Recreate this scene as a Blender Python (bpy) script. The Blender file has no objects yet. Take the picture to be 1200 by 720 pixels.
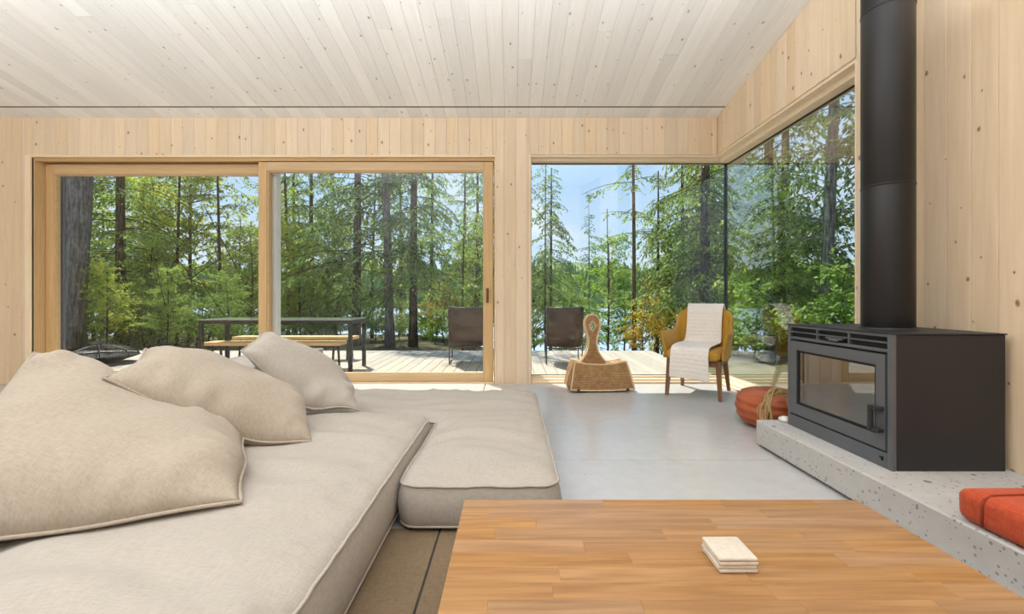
import bpy, bmesh, math, random
import numpy as np
from mathutils import Vector, Matrix, noise as mnoise

S = bpy.context.scene
C = bpy.context.collection
PI = math.pi

# ------------------------------------------------------------------ camera
EYE = 0.90
cam_d = bpy.data.cameras.new('camera')
cam_d.lens = 15.0
cam_d.sensor_width = 36.0
cam_d.shift_y = -11.0 / 1200.0
cam_d.clip_start = 0.02
cam_d.clip_end = 2000
cam = bpy.data.objects.new('camera', cam_d)
cam.location = (0, 0, EYE)
cam.rotation_euler = (PI / 2, 0, 0)
C.objects.link(cam)
S.camera = cam

# ------------------------------------------------------------------ light and exposure
S.view_settings.view_transform = 'Standard'
S.view_settings.look = 'None'
S.view_settings.gamma = 1.0
S.view_settings.use_curve_mapping = False
S.view_settings.exposure = 0.0
S.cycles.use_denoising = True
S.cycles.max_bounces = 10
S.cycles.diffuse_bounces = 5
S.cycles.glossy_bounces = 4
S.cycles.transmission_bounces = 4
S.cycles.transparent_max_bounces = 24
S.cycles.sample_clamp_indirect = 6.0

SKY_STRENGTH = 1.1
SUN_STRENGTH = 7.0
FILL_LOUNGE_W = 222.0
FILL_REAR_W = 260.0
FILL_STRIP_W = 5.0

w = bpy.data.worlds.new('sky')
S.world = w
w.use_nodes = True
nt = w.node_tree
nt.nodes.clear()
wo = nt.nodes.new('ShaderNodeOutputWorld')
bg = nt.nodes.new('ShaderNodeBackground')
tc = nt.nodes.new('ShaderNodeTexCoord')
sep = nt.nodes.new('ShaderNodeSeparateXYZ')
nt.links.new(tc.outputs['Generated'], sep.inputs[0])
ramp = nt.nodes.new('ShaderNodeValToRGB')
e = ramp.color_ramp.elements
e[0].position = 0.0; e[0].color = (0.72, 0.86, 1.0, 1)
e[1].position = 1.0; e[1].color = (0.16, 0.36, 0.80, 1)
x = ramp.color_ramp.elements.new(0.35); x.color = (0.38, 0.62, 0.95, 1)
nt.links.new(sep.outputs['Z'], ramp.inputs[0])
cn = nt.nodes.new('ShaderNodeTexNoise')
cn.inputs['Scale'].default_value = 3.2
cn.inputs['Detail'].default_value = 6
cmap = nt.nodes.new('ShaderNodeMapping')
cmap.inputs['Scale'].default_value = (1, 1, 2.6)
nt.links.new(tc.outputs['Generated'], cmap.inputs[0])
nt.links.new(cmap.outputs[0], cn.inputs['Vector'])
cr = nt.nodes.new('ShaderNodeValToRGB')
cr.color_ramp.elements[0].position = 0.50; cr.color_ramp.elements[0].color = (0, 0, 0, 1)
cr.color_ramp.elements[1].position = 0.72; cr.color_ramp.elements[1].color = (0.75, 0.75, 0.75, 1)
nt.links.new(cn.outputs[0], cr.inputs[0])
mx = nt.nodes.new('ShaderNodeMix'); mx.data_type = 'RGBA'
nt.links.new(cr.outputs[0], mx.inputs['Factor'])
nt.links.new(ramp.outputs[0], mx.inputs['A'])
mx.inputs['B'].default_value = (0.95, 0.97, 1.0, 1)
nt.links.new(mx.outputs['Result'], bg.inputs['Color'])
bg.inputs['Strength'].default_value = SKY_STRENGTH
nt.links.new(bg.outputs[0], wo.inputs[0])

def add_light(name, kind, energy, color, loc, direction, **kw):
    d = bpy.data.lights.new(name, kind)
    d.energy = energy
    d.color = color
    for k, v in kw.items():
        setattr(d, k, v)
    o = bpy.data.objects.new(name, d)
    o.location = loc
    o.rotation_euler = Vector(direction).to_track_quat('-Z', 'Y').to_euler()
    C.objects.link(o)
    return o

SUN_DIR = Vector((0.55 * 0.53, -0.83 * 0.53, -0.848))
add_light('sun', 'SUN', SUN_STRENGTH, (1.0, 0.95, 0.86), (-6, 14, 16), SUN_DIR, angle=math.radians(0.55))
# added unseen fill, no fixtures: two panels washing the ceiling, one strip towards the windows
add_light('fill_lounge_up', 'AREA', FILL_LOUNGE_W, (0.88, 0.94, 1.0), (-1.6, 0.95, 2.30), (0, 0.12, 1), shape='RECTANGLE', size=7.0, size_y=1.5)
add_light('fill_rear_up', 'AREA', FILL_REAR_W, (0.88, 0.94, 1.0), (-1.7, -2.0, 2.40), (0, 0, 1), shape='RECTANGLE', size=7.0, size_y=2.6)
add_light('fill_strip', 'AREA', FILL_STRIP_W, (0.88, 0.94, 1.0), (-2.0, 2.72, 2.96), (0, 0.80, -0.60), shape='RECTANGLE', size=7.6, size_y=0.12)

# ------------------------------------------------------------------ node helpers
MATS = {}
class NB:
    """small node builder"""
    def __init__(self, name):
        self.m = bpy.data.materials.new(name)
        self.m.use_nodes = True
        self.nt = self.m.node_tree
        self.nt.nodes.clear()
        self.out = self.nt.nodes.new('ShaderNodeOutputMaterial')
        MATS[name] = self.m
    def n(self, typ, ins=None, **props):
        nd = self.nt.nodes.new(typ)
        for k, v in props.items():
            setattr(nd, k, v)
        for k, v in (ins or {}).items():
            self.set(nd.inputs[k], v)
        return nd
    def set(self, sock, v):
        if isinstance(v, bpy.types.NodeSocket):
            self.nt.links.new(v, sock)
        elif isinstance(v, bpy.types.Node):
            self.nt.links.new(v.outputs[0], sock)
        else:
            if isinstance(v, (tuple, list)) and len(v) == 3 and sock.type == 'RGBA':
                v = (*v, 1)
            sock.default_value = v
    def math(self, op, a, b=0.0, c=None, clamp=False):
        nd = self.nt.nodes.new('ShaderNodeMath'); nd.operation = op; nd.use_clamp = clamp
        self.set(nd.inputs[0], a); self.set(nd.inputs[1], b)
        if c is not None: self.set(nd.inputs[2], c)
        return nd.outputs[0]
    def mix(self, f, a, b, blend='MIX'):
        nd = self.nt.nodes.new('ShaderNodeMix'); nd.data_type = 'RGBA'; nd.blend_type = blend
        self.set(nd.inputs['Factor'], f); self.set(nd.inputs['A'], a); self.set(nd.inputs['B'], b)
        return nd.outputs['Result']
    def maprange(self, v, a, b, c=0.0, d=1.0):
        nd = self.nt.nodes.new('ShaderNodeMapRange')
        self.set(nd.inputs[0], v)
        for i, q in enumerate((a, b, c, d)):
            nd.inputs[i + 1].default_value = q
        return nd.outputs[0]
    def coords(self, scale=(1, 1, 1), rand=False, which='Object'):
        t = self.n('ShaderNodeTexCoord')
        v = t.outputs[which]
        if rand:
            oi = self.n('ShaderNodeObjectInfo')
            r = self.math('MULTIPLY', oi.outputs['Random'], 71.3)
            cx = self.n('ShaderNodeCombineXYZ', {0: r, 1: r, 2: r})
            ad = self.n('ShaderNodeVectorMath', {0: v, 1: cx.outputs[0]}, operation='ADD')
            v = ad.outputs[0]
        mp = self.n('ShaderNodeMapping', {'Vector': v, 'Scale': scale})
        return mp.outputs[0]
    def noise(self, vec, scale, detail=3.0, rough=0.5):
        nd = self.n('ShaderNodeTexNoise', {'Vector': vec, 'Scale': scale, 'Detail': detail, 'Roughness': rough})
        return nd.outputs[0]
    def principled(self, **ins):
        b = self.n('ShaderNodeBsdfPrincipled')
        for k, v in ins.items():
            self.set(b.inputs[k.replace('_', ' ')], v)
        self.nt.links.new(b.outputs[0], self.out.inputs[0])
        self.b = b
        return b
    def bump(self, h, strength=0.2, dist=0.01):
        bp = self.n('ShaderNodeBump', {'Height': h, 'Strength': strength, 'Distance': dist})
        self.set(self.b.inputs['Normal'], bp.outputs[0])

def rgb(r, g, b):
    f = lambda c: (c / 255 / 12.92) if c / 255 <= 0.04045 else ((c / 255 + 0.055) / 1.055) ** 2.4
    return (f(r), f(g), f(b))

def simple(name, col, rough=0.5, metallic=0.0, spec=0.5, bump=0.0, bscale=200.0):
    k = NB(name)
    v = k.coords()
    nz = k.noise(v, 9.0, 4)
    c2 = tuple(q * 0.86 for q in col)
    k.principled(Base_Color=k.mix(nz, c2, col), Roughness=rough, Metallic=metallic)
    k.b.inputs['Specular IOR Level'].default_value = spec
    if bump:
        k.bump(k.noise(v, bscale, 2), bump, 0.004)
    return k.m

def wood(name, base, dark, axis, rough=0.55, var=0.10, knots=0.0, knot_col=(0.12, 0.07, 0.04), grain=7.0, stretch=0.06, contrast=1.0, spec=0.35, kscale=5.0, ringmix=0.25):
    k = NB(name)
    sc = [1, 1, 1]; sc[axis] = stretch
    v = k.coords(tuple(sc), rand=True)
    g1 = k.noise(v, grain * 4, 4, 0.6)
    g2 = k.noise(v, grain * 16, 2, 0.5)
    # long drifting growth rings
    ring = k.noise(v, grain, 2, 0.5)
    ringw = k.math('SINE', k.math('MULTIPLY', ring, 60.0))
    f = k.math('ADD', k.math('MULTIPLY', k.maprange(g1, 0.3, 0.7), 0.55), k.math('MULTIPLY', k.maprange(g2, 0.3, 0.7), 0.2))
    f = k.math('ADD', f, k.math('MULTIPLY', ringw, ringmix * 0.5))
    f = k.math('MULTIPLY', f, contrast, clamp=True)
    col = k.mix(f, base, dark)
    oi = k.n('ShaderNodeObjectInfo')
    val = k.maprange(oi.outputs['Random'], 0, 1, 1 - var, 1 + var * 0.5)
    sat = k.maprange(k.math('FRACT', k.math('MULTIPLY', oi.outputs['Random'], 7.77)), 0, 1, 0.9, 1.1)
    hs = k.n('ShaderNodeHueSaturation', {'Saturation': sat, 'Value': val, 'Color': col})
    col = hs.outputs[0]
    if knots:
        kv3 = k.n('ShaderNodeSeparateXYZ', {0: k.coords((1, 1, 1), rand=True)})
        kv = k.n('ShaderNodeCombineXYZ', {0: kv3.outputs[0], 1: k.math('MULTIPLY', kv3.outputs[axis], 0.62)}).outputs[0]
        dn = k.n('ShaderNodeTexNoise', {'Vector': kv, 'Scale': 30.0})
        mixv = k.n('ShaderNodeVectorMath', {0: dn.outputs['Color'], 1: (0.012, 0.012, 0.012)}, operation='MULTIPLY')
        kv2 = k.n('ShaderNodeVectorMath', {0: kv, 1: mixv.outputs[0]}, operation='ADD')
        vo = k.n('ShaderNodeTexVoronoi', {'Vector': kv2.outputs[0], 'Scale': kscale}, voronoi_dimensions='2D')
        sepc = k.n('ShaderNodeSeparateColor', {0: vo.outputs['Color']})
        on = k.math('LESS_THAN', sepc.outputs[0], 0.80)
        sz = k.maprange(k.math('POWER', sepc.outputs[1], 2.0), 0, 1, 0.018, 0.075)
        core = k.math('MULTIPLY', k.math('SUBTRACT', 1.0, k.math('DIVIDE', vo.outputs['Distance'], sz), clamp=True), on)
        halo = k.math('MULTIPLY', k.math('SUBTRACT', 1.0, k.math('DIVIDE', vo.outputs['Distance'], k.math('MULTIPLY', sz, 3.2)), clamp=True), on)
        col = k.mix(k.math('MULTIPLY', halo, 0.35 * knots), col, dark)
        col = k.mix(k.math('MULTIPLY', k.math('POWER', core, 0.5), knots), col, knot_col)
    k.principled(Base_Color=col, Roughness=rough)
    k.b.inputs['Specular IOR Level'].default_value = spec
    k.bump(g2, 0.06, 0.002)
    return k.m

def glass_mat(name, tint=(0.96, 0.98, 0.97), gain=1.0):
    # thin pane: Schlick reflection over a clear film (same from both sides)
    k = NB(name)
    geo = k.n('ShaderNodeNewGeometry')
    dt = k.n('ShaderNodeVectorMath', {0: geo.outputs['Normal'], 1: geo.outputs['Incoming']}, operation='DOT_PRODUCT')
    c = k.math('ABSOLUTE', dt.outputs['Value'])
    p = k.math('POWER', k.math('SUBTRACT', 1.0, c, clamp=True), 5.0)
    r = k.math('MULTIPLY_ADD', p, 0.96, 0.04)
    two = k.math('DIVIDE', k.math('MULTIPLY', r, 2.0 * gain), k.math('ADD', 1.0, r), clamp=True)
    tr = k.n('ShaderNodeBsdfTransparent', {'Color': (*tint, 1)})
    gl = k.n('ShaderNodeBsdfGlossy', {'Color': (1, 1, 1, 1), 'Roughness': 0.0})
    ms = k.n('ShaderNodeMixShader', {0: two, 1: tr.outputs[0], 2: gl.outputs[0]})
    k.nt.links.new(ms.outputs[0], k.out.inputs[0])
    return k.m

def fabric(name, col, col2, weave=420.0, bump=0.35, rough=0.9):
    k = NB(name)
    v = k.coords()
    w1 = k.n('ShaderNodeTexWave', {'Vector': v, 'Scale': weave / 6.283, 'Distortion': 2.0, 'Detail': 1.0}, bands_direction='X').outputs[0]
    w2 = k.n('ShaderNodeTexWave', {'Vector': v, 'Scale': weave / 6.283, 'Distortion': 2.0, 'Detail': 1.0}, bands_direction='Y').outputs[0]
    slub = k.noise(k.coords((40, 260, 60)), 1.0, 2)
    slub2 = k.noise(k.coords((260, 40, 60)), 1.0, 2)
    th = k.math('MULTIPLY', k.math('ADD', slub, slub2), 0.5)
    big = k.noise(v, 3.0, 3)
    f = k.math('ADD', k.math('MULTIPLY', k.maprange(th, 0.3, 0.7), 0.75), k.math('MULTIPLY', big, 0.25))
    k.principled(Base_Color=k.mix(f, col2, col), Roughness=rough)
    k.b.inputs['Specular IOR Level'].default_value = 0.1
    k.b.inputs['Sheen Weight'].default_value = 0.12
    k.bump(k.math('ADD', k.math('MULTIPLY', k.math('ADD', w1, w2), 0.12), th), bump * 0.8, 0.0016)
    return k.m

# ------------------------------------------------------------------ materials
wood('spruce_wall', rgb(234, 212, 183), rgb(219, 194, 162), 2, rough=0.6, var=0.08, knots=1.0, knot_col=rgb(116, 82, 58), kscale=6.5, contrast=0.8)
wood('spruce_ceiling', rgb(240, 238, 234), rgb(229, 224, 217), 1, rough=0.6, var=0.085, knots=0.9, knot_col=rgb(140, 124, 110), kscale=6.5, contrast=0.8)
wood('pale_trim', rgb(242, 224, 196), rgb(230, 206, 172), 0, rough=0.5, var=0.05)
wood('pale_trim_upright', rgb(242, 224, 196), rgb(230, 206, 172), 2, rough=0.5, var=0.05)
wood('honey_frame', rgb(214, 182, 138), rgb(196, 160, 114), 0, rough=0.45, var=0.05)
wood('honey_frame_upright', rgb(214, 182, 138), rgb(196, 160, 114), 2, rough=0.45, var=0.05)
wood('oak_stave', rgb(184, 141, 97), rgb(148, 106, 68), 0, rough=0.34, var=0.10, contrast=1.1, spec=0.45, grain=9, ringmix=0.35)
wood('deck_wood', rgb(196, 186, 170), rgb(172, 161, 144), 1, rough=0.8, var=0.10)
wood('bench_wood', rgb(226, 190, 140), rgb(200, 160, 110), 0, rough=0.6, var=0.05)
wood('walnut_leg', rgb(142, 104, 72), rgb(104, 72, 48), 2, rough=0.45, var=0.05, grain=12)
wood('eave_wood', rgb(190, 150, 105), rgb(165, 125, 84), 1, rough=0.7, var=0.08)

def concrete(name, base, light, speck, rough, pits):
    k = NB(name)
    v = k.coords()
    a = k.noise(v, 1.3, 5, 0.6)
    b = k.noise(v, 14.0, 4, 0.6)
    f = k.math('ADD', k.math('MULTIPLY', k.maprange(a, 0.3, 0.7), 0.6), k.math('MULTIPLY', k.maprange(b, 0.25, 0.75), 0.4))
    col = k.mix(f, base, light)
    h = b
    if pits:
        vo = k.n('ShaderNodeTexVoronoi', {'Vector': v, 'Scale': 62.0})
        sc_ = k.n('ShaderNodeSeparateColor', {0: vo.outputs['Color']})
        on = k.math('LESS_THAN', sc_.outputs[0], 0.42)
        hole = k.math('MULTIPLY', k.math('LESS_THAN', vo.outputs['Distance'], k.maprange(sc_.outputs[1], 0, 1, 0.10, 0.36)), on)
        vo2 = k.n('ShaderNodeTexVoronoi', {'Vector': v, 'Scale': 12.0})
        sc2 = k.n('ShaderNodeSeparateColor', {0: vo2.outputs['Color']})
        on2 = k.math('LESS_THAN', sc2.outputs[0], 0.22)
        hole2 = k.math('MULTIPLY', k.math('LESS_THAN', k.math('ADD', vo2.outputs['Distance'], k.math('MULTIPLY', b, 0.12)), k.maprange(sc2.outputs[1], 0, 1, 0.14, 0.34)), on2)
        col = k.mix(k.math('MULTIPLY', hole, 0.55 * pits), col, speck)
        col = k.mix(k.math('MULTIPLY', hole2, 0.7 * pits), col, tuple(q * 0.8 for q in speck))
        h = k.math('SUBTRACT', k.math('MULTIPLY', b, 0.3), k.math('MAXIMUM', hole, hole2))
    else:
        vo = k.n('ShaderNodeTexVoronoi', {'Vector': v, 'Scale': 70.0})
        sc_ = k.n('ShaderNodeSeparateColor', {0: vo.outputs['Color']})
        patch = k.maprange(k.noise(v, 2.6, 2), 0.56, 0.66)
        agg = k.math('MULTIPLY', k.math('MULTIPLY', k.math('LESS_THAN', vo.outputs['Distance'], 0.22), k.math('LESS_THAN', sc_.outputs[0], 0.35)), patch)
        col = k.mix(k.math('MULTIPLY', agg, 0.5), col, speck)
    k.principled(Base_Color=col, Roughness=rough)
    k.b.inputs['Specular IOR Level'].default_value = 0.5
    if pits: k.bump(h, 0.25, 0.004)
    return k.m
concrete('floor_concrete', rgb(188, 185, 183), rgb(208, 206, 205), rgb(95, 90, 84), 0.20, 0)
concrete('hearth_concrete', rgb(176, 172, 168), rgb(202, 199, 196), rgb(70, 66, 62), 0.75, 1.0)
simple('joint_dark', rgb(60, 56, 52), 0.9)
simple('backing', rgb(120, 95, 68), 0.9)
simple('plaster', rgb(228, 224, 216), 0.9)
glass_mat('pane_glass', gain=0.38)
glass_mat('side_glass', gain=1.35)
simple('white_clad', rgb(226, 228, 230), 0.4)
simple('slate_clad', rgb(88, 98, 116), 0.4)
simple('black_seal', rgb(22, 26, 30), 0.35)
simple('bronze', rgb(120, 92, 66), 0.4, 0.4)
fabric('linen', rgb(192, 184, 175), rgb(168, 159, 149))
fabric('linen_warm', rgb(188, 175, 160), rgb(164, 151, 136))
fabric('linen_dark', rgb(196, 190, 184), rgb(176, 169, 162))
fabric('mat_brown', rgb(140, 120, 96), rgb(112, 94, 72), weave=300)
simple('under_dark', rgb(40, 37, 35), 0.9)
simple('stove_steel', rgb(52, 52, 54), 0.48, 0.3, 0.5)
simple('stove_face', rgb(108, 111, 116), 0.40, 0.35, 0.5)
simple('stove_black', rgb(18, 18, 19), 0.7)
simple('flue_steel', rgb(34, 32, 33), 0.42, 0.25, 0.5)
k = NB('stove_glass')
k.principled(Base_Color=k.mix(k.noise(k.coords(), 3.0, 2), rgb(30, 27, 24), rgb(44, 38, 32)), Roughness=0.015)
k.b.inputs['Specular IOR Level'].default_value = 1.0
k.b.inputs['IOR'].default_value = 1.9
k.b.inputs['Coat Weight'].default_value = 0.6
k.b.inputs['Coat Roughness'].default_value = 0.0
fabric('boucle_orange', rgb(208, 96, 62), rgb(172, 66, 38), weave=260, bump=0.9)
simple('seam_orange', rgb(150, 58, 34), 0.9)
fabric('mustard', rgb(202, 156, 66), rgb(176, 130, 46), weave=600, bump=0.15, rough=0.75)
fabric('throw_white', rgb(244, 238, 230), rgb(232, 223, 213), weave=500, bump=0.3)
fabric('coaster_felt', rgb(222, 212, 200), rgb(200, 186, 168), weave=500, bump=0.5)

# leather of the pouf
k = NB('pouf_leather')
v = k.coords()
k.principled(Base_Color=k.mix(k.maprange(k.noise(v, 6.0, 4), 0.3, 0.7), rgb(150, 70, 36), rgb(196, 104, 58)), Roughness=0.42)
k.bump(k.noise(v, 60, 3), 0.2, 0.004)
k = NB('sling_leather')
v = k.coords()
k.principled(Base_Color=k.mix(k.maprange(k.noise(v, 5.0, 5), 0.3, 0.7), rgb(52, 40, 34), rgb(92, 74, 64)), Roughness=0.6)
k.bump(k.noise(v, 40, 3), 0.2, 0.006)
simple('rod_metal', rgb(96, 92, 86), 0.4, 0.6)
simple('black_metal', rgb(34, 36, 36), 0.45, 0.2)
simple('table_glass_top', rgb(150, 165, 158), 0.08, 0.0, 0.8)
simple('fire_iron', rgb(16, 17, 19), 0.55, 0.3)
simple('vine', rgb(178, 148, 100), 0.7, bump=0.3)
simple('white_ceramic', rgb(235, 232, 226), 0.35)

# woven rush
k = NB('woven_rush')
v = k.coords()
sp = k.n('ShaderNodeSeparateXYZ', {0: v})
row = k.math('MULTIPLY', sp.outputs[2], 62.0)
par = k.math('MODULO', k.math('FLOOR', row), 2.0)
sgn = k.math('MULTIPLY_ADD', par, 2.0, -1.0)
dg = k.math('MULTIPLY_ADD', k.math('FRACT', row), sgn, k.math('MULTIPLY', k.math('ADD', sp.outputs[0], sp.outputs[1]), 56.0))
tri = k.math('ABSOLUTE', k.math('MULTIPLY_ADD', k.math('FRACT', dg), 2.0, -1.0))
strand = k.math('MULTIPLY', k.math('SUBTRACT', 1.0, k.math('POWER', tri, 2.0)), k.math('SUBTRACT', 1.0, k.math('POWER', k.math('ABSOLUTE', k.math('MULTIPLY_ADD', k.math('FRACT', row), 2.0, -1.0)), 4.0)))
nz = k.noise(v, 25.0, 3)
colr = k.mix(k.maprange(strand, 0.0, 0.7), rgb(92, 60, 32), k.mix(k.maprange(nz, 0.3, 0.7), rgb(176, 128, 80), rgb(210, 170, 120)))
k.principled(Base_Color=colr, Roughness=0.75)
k.bump(strand, 0.7, 0.006)
simple('rush_rope', rgb(228, 200, 160), 0.75, bump=0.5, bscale=90)
simple('runner_wood', rgb(70, 52, 40), 0.6)

def bark(name, a, b, sc):
    k = NB(name)
    v = k.coords((sc, sc, sc * 0.09), rand=True)
    nz = k.noise(v, 4.0, 5, 0.7)
    nz2 = k.noise(k.coords((sc, sc, sc * 0.5), rand=True), 3.0, 4, 0.6)
    f = k.math('MULTIPLY', k.maprange(nz, 0.36, 0.62), k.maprange(nz2, 0.1, 0.7))
    k.principled(Base_Color=k.mix(f, a, b), Roughness=0.95)
    k.b.inputs['Specular IOR Level'].default_value = 0.1
    k.bump(f, 0.8, 0.03)
bark('bark_grey', rgb(88, 82, 80), rgb(190, 182, 176), 7)
bark('bark_brown', rgb(58, 48, 42), rgb(140, 118, 100), 9)

def leaf(name, c1, c2, c3, trans=0.6):
    k = NB(name)
    v = k.coords(rand=True)
    n1 = k.noise(v, 1.1, 3)
    n2 = k.noise(v, 9.0, 2)
    col = k.mix(k.maprange(n1, 0.35, 0.65), c1, c2)
    col = k.mix(k.math('MULTIPLY', k.maprange(n2, 0.45, 0.75), 0.7), col, c3)
    oi = k.n('ShaderNodeObjectInfo')
    hs = k.n('ShaderNodeHueSaturation', {'Hue': k.maprange(oi.outputs['Random'], 0, 1, 0.485, 0.515), 'Value': k.maprange(k.math('FRACT', k.math('MULTIPLY', oi.outputs['Random'], 5.3)), 0, 1, 0.85, 1.15), 'Color': col})
    df = k.n('ShaderNodeBsdfDiffuse', {'Color': hs.outputs[0]})
    tr = k.n('ShaderNodeBsdfTranslucent', {'Color': hs.outputs[0]})
    gl = k.n('ShaderNodeBsdfGlossy', {'Color': (1, 1, 1, 1), 'Roughness': 0.45})
    m1 = k.n('ShaderNodeMixShader', {0: trans, 1: df.outputs[0], 2: tr.outputs[0]})
    m2 = k.n('ShaderNodeMixShader', {0: 0.02, 1: m1.outputs[0], 2: gl.outputs[0]})
    k.nt.links.new(m2.outputs[0], k.out.inputs[0])
leaf('needles_dark', rgb(82, 108, 60), rgb(112, 138, 74), rgb(156, 172, 98))
leaf('needles_mid', rgb(112, 140, 66), rgb(146, 170, 82), rgb(190, 200, 106))
leaf('leaves_bright', rgb(168, 190, 70), rgb(208, 218, 98), rgb(234, 230, 130))
leaf('leaves_amber', rgb(206, 176, 70), rgb(190, 188, 84), rgb(232, 196, 84))
leaf('leaves_shrub', rgb(120, 156, 66), rgb(164, 190, 84), rgb(200, 210, 112))
k = NB('forest_ground')
v = k.coords()
k.principled(Base_Color=k.mix(k.maprange(k.noise(v, 0.8, 5), 0.35, 0.65), k.mix(k.noise(v, 12, 4), rgb(58, 66, 38), rgb(96, 104, 58)), k.mix(k.noise(v, 14, 3), rgb(88, 70, 50), rgb(124, 104, 74))), Roughness=1.0)
k.bump(k.noise(v, 9, 5), 0.6, 0.05)
k = NB('lake_water')
v = k.coords((0.35, 1.2, 1))
k.principled(Base_Color=rgb(176, 196, 212), Roughness=0.30)
k.b.inputs['IOR'].default_value = 1.33
k.bump(k.noise(v, 2.2, 4, 0.6), 0.25, 0.12)
k = NB('far_forest')
v = k.coords()
k.principled(Base_Color=k.mix(k.maprange(k.noise(v, 0.12, 4), 0.35, 0.65), rgb(86, 112, 70), rgb(140, 158, 92)), Roughness=1.0)

# ------------------------------------------------------------------ mesh helpers
class MB:
    def __init__(self):
        self.v = []; self.f = []
    def add(self, vs, fs):
        o = len(self.v)
        self.v += [tuple(p) for p in vs]
        self.f += [tuple(o + i for i in q) for q in fs]
        return self
    def box(self, x0, x1, y0, y1, z0, z1):
        vs = [(x0, y0, z0), (x1, y0, z0), (x1, y1, z0), (x0, y1, z0), (x0, y0, z1), (x1, y0, z1), (x1, y1, z1), (x0, y1, z1)]
        return self.add(vs, [(0, 3, 2, 1), (4, 5, 6, 7), (0, 1, 5, 4), (1, 2, 6, 5), (2, 3, 7, 6), (3, 0, 4, 7)])
    def cbox(self, x0, x1, y0, y1, z0, z1, c=0.004):
        """box with every edge chamfered"""
        bm = bmesh.new()
        bmesh.ops.create_cube(bm, size=1)
        for q in bm.verts:
            q.co = Vector((x0 if q.co.x < 0 else x1, y0 if q.co.y < 0 else y1, z0 if q.co.z < 0 else z1))
        bmesh.ops.bevel(bm, geom=list(bm.edges), offset=c, segments=1, affect='EDGES', profile=0.5)
        return self.bm(bm)
    def rbox(self, x0, x1, y0, y1, z0, z1, r=0.02, seg=4):
        bm = bmesh.new()
        bmesh.ops.create_cube(bm, size=1)
        for q in bm.verts:
            q.co = Vector((x0 if q.co.x < 0 else x1, y0 if q.co.y < 0 else y1, z0 if q.co.z < 0 else z1))
        bmesh.ops.bevel(bm, geom=list(bm.edges), offset=r, segments=seg, affect='EDGES', profile=0.5)
        return self.bm(bm)
    def bm(self, bm):
        bm.verts.ensure_lookup_table(); bm.verts.index_update()
        self.add([q.co[:] for q in bm.verts], [[q.index for q in f.verts] for f in bm.faces])
        bm.free()
        return self
    def tube(self, pts, r, n=8, closed=False, caps=True):
        pts = [Vector(p) for p in pts]
        m = len(pts)
        rs = r if isinstance(r, (list, tuple)) else [r] * m
        up = None; rings = []
        for i, p in enumerate(pts):
            a = pts[(i - 1) % m] if (closed or i > 0) else p
            b = pts[(i + 1) % m] if (closed or i < m - 1) else p
            t = (b - a)
            t = t.normalized() if t.length > 1e-9 else Vector((0, 0, 1))
            if up is None:
                up = t.orthogonal().normalized()
            else:
                up = (up - t * up.dot(t))
                up = up.normalized() if up.length > 1e-6 else t.orthogonal().normalized()
            s = t.cross(up)
            rings.append([p + (up * math.cos(2 * PI * j / n) + s * math.sin(2 * PI * j / n)) * rs[i] for j in range(n)])
        vs = [q for ring in rings for q in ring]
        fs = []
        for i in range(m if closed else m - 1):
            k2 = (i + 1) % m
            for j in range(n):
                fs.append((i * n + j, i * n + (j + 1) % n, k2 * n + (j + 1) % n, k2 * n + j))
        if not closed and caps:
            fs.append(tuple(range(n))[::-1]); fs.append(tuple((m - 1) * n + j for j in range(n)))
        return self.add(vs, fs)
    def lathe(self, prof, n=32, cx=0, cy=0, cap=True):
        vs = []; fs = []
        for (r, z) in prof:
            for j in range(n):
                a = 2 * PI * j / n
                vs.append((cx + r * math.cos(a), cy + r * math.sin(a), z))
        for i in range(len(prof) - 1):
            for j in range(n):
                fs.append((i * n + j, i * n + (j + 1) % n, (i + 1) * n + (j + 1) % n, (i + 1) * n + j))
        if cap:
            fs.append(tuple(range(n))[::-1]); fs.append(tuple((len(prof) - 1) * n + j for j in range(n)))
        return self.add(vs, fs)
    def prism(self, poly, axis, a, b):
        """extrude a 2-D polygon along axis from a to b"""
        n = len(poly)
        def P(p, t):
            return {0: (t, p[0], p[1]), 1: (p[0], t, p[1]), 2: (p[0], p[1], t)}[axis]
        vs = [P(p, a) for p in poly] + [P(p, b) for p in poly]
        fs = [tuple(range(n))[::-1], tuple(range(n, 2 * n))] + [(i, (i + 1) % n, n + (i + 1) % n, n + i) for i in range(n)]
        return self.add(vs, fs)
    def mesh(self, name, mat, smooth=False, fix=True):
        me = bpy.data.meshes.new(name)
        me.from_pydata(self.v, [], self.f)
        if fix:
            bm = bmesh.new(); bm.from_mesh(me)
            bmesh.ops.recalc_face_normals(bm, faces=bm.faces)
            bm.to_mesh(me); bm.free()
        me.materials.append(MATS[mat])
        if smooth:
            me.polygons.foreach_set('use_smooth', [True] * len(me.polygons))
        me.update()
        return me
    def build(self, name, mat, parent=None, smooth=False, loc=None, rot=None):
        return link(name, self.mesh(name, mat, smooth), parent, loc, rot)

def link(name, me, parent=None, loc=None, rot=None):
    o = bpy.data.objects.new(name, me)
    C.objects.link(o)
    if parent is not None: o.parent = parent
    if loc is not None: o.location = loc
    if rot is not None: o.rotation_euler = rot
    return o
def smooth_angle(o, deg=35):
    me = o.data
    me.polygons.foreach_set('use_smooth', [True] * len(me.polygons))
    me.set_sharp_from_angle(angle=math.radians(deg))
    return o
def tag(o, label, cat, group=None):
    o['label'] = label; o['category'] = cat
    if group: o['group'] = group
    return o
def thing(name, label, cat, loc=(0, 0, 0), rz=0.0, group=None):
    o = bpy.data.objects.new(name, None)
    o.empty_display_size = 0.1
    C.objects.link(o)
    o.location = loc; o.rotation_euler = (0, 0, rz)
    return tag(o, label, cat, group)
def struct(o, label=None, cat=None):
    o['kind'] = 'structure'
    if label: o['label'] = label
    if cat: o['category'] = cat
    return o

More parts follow.
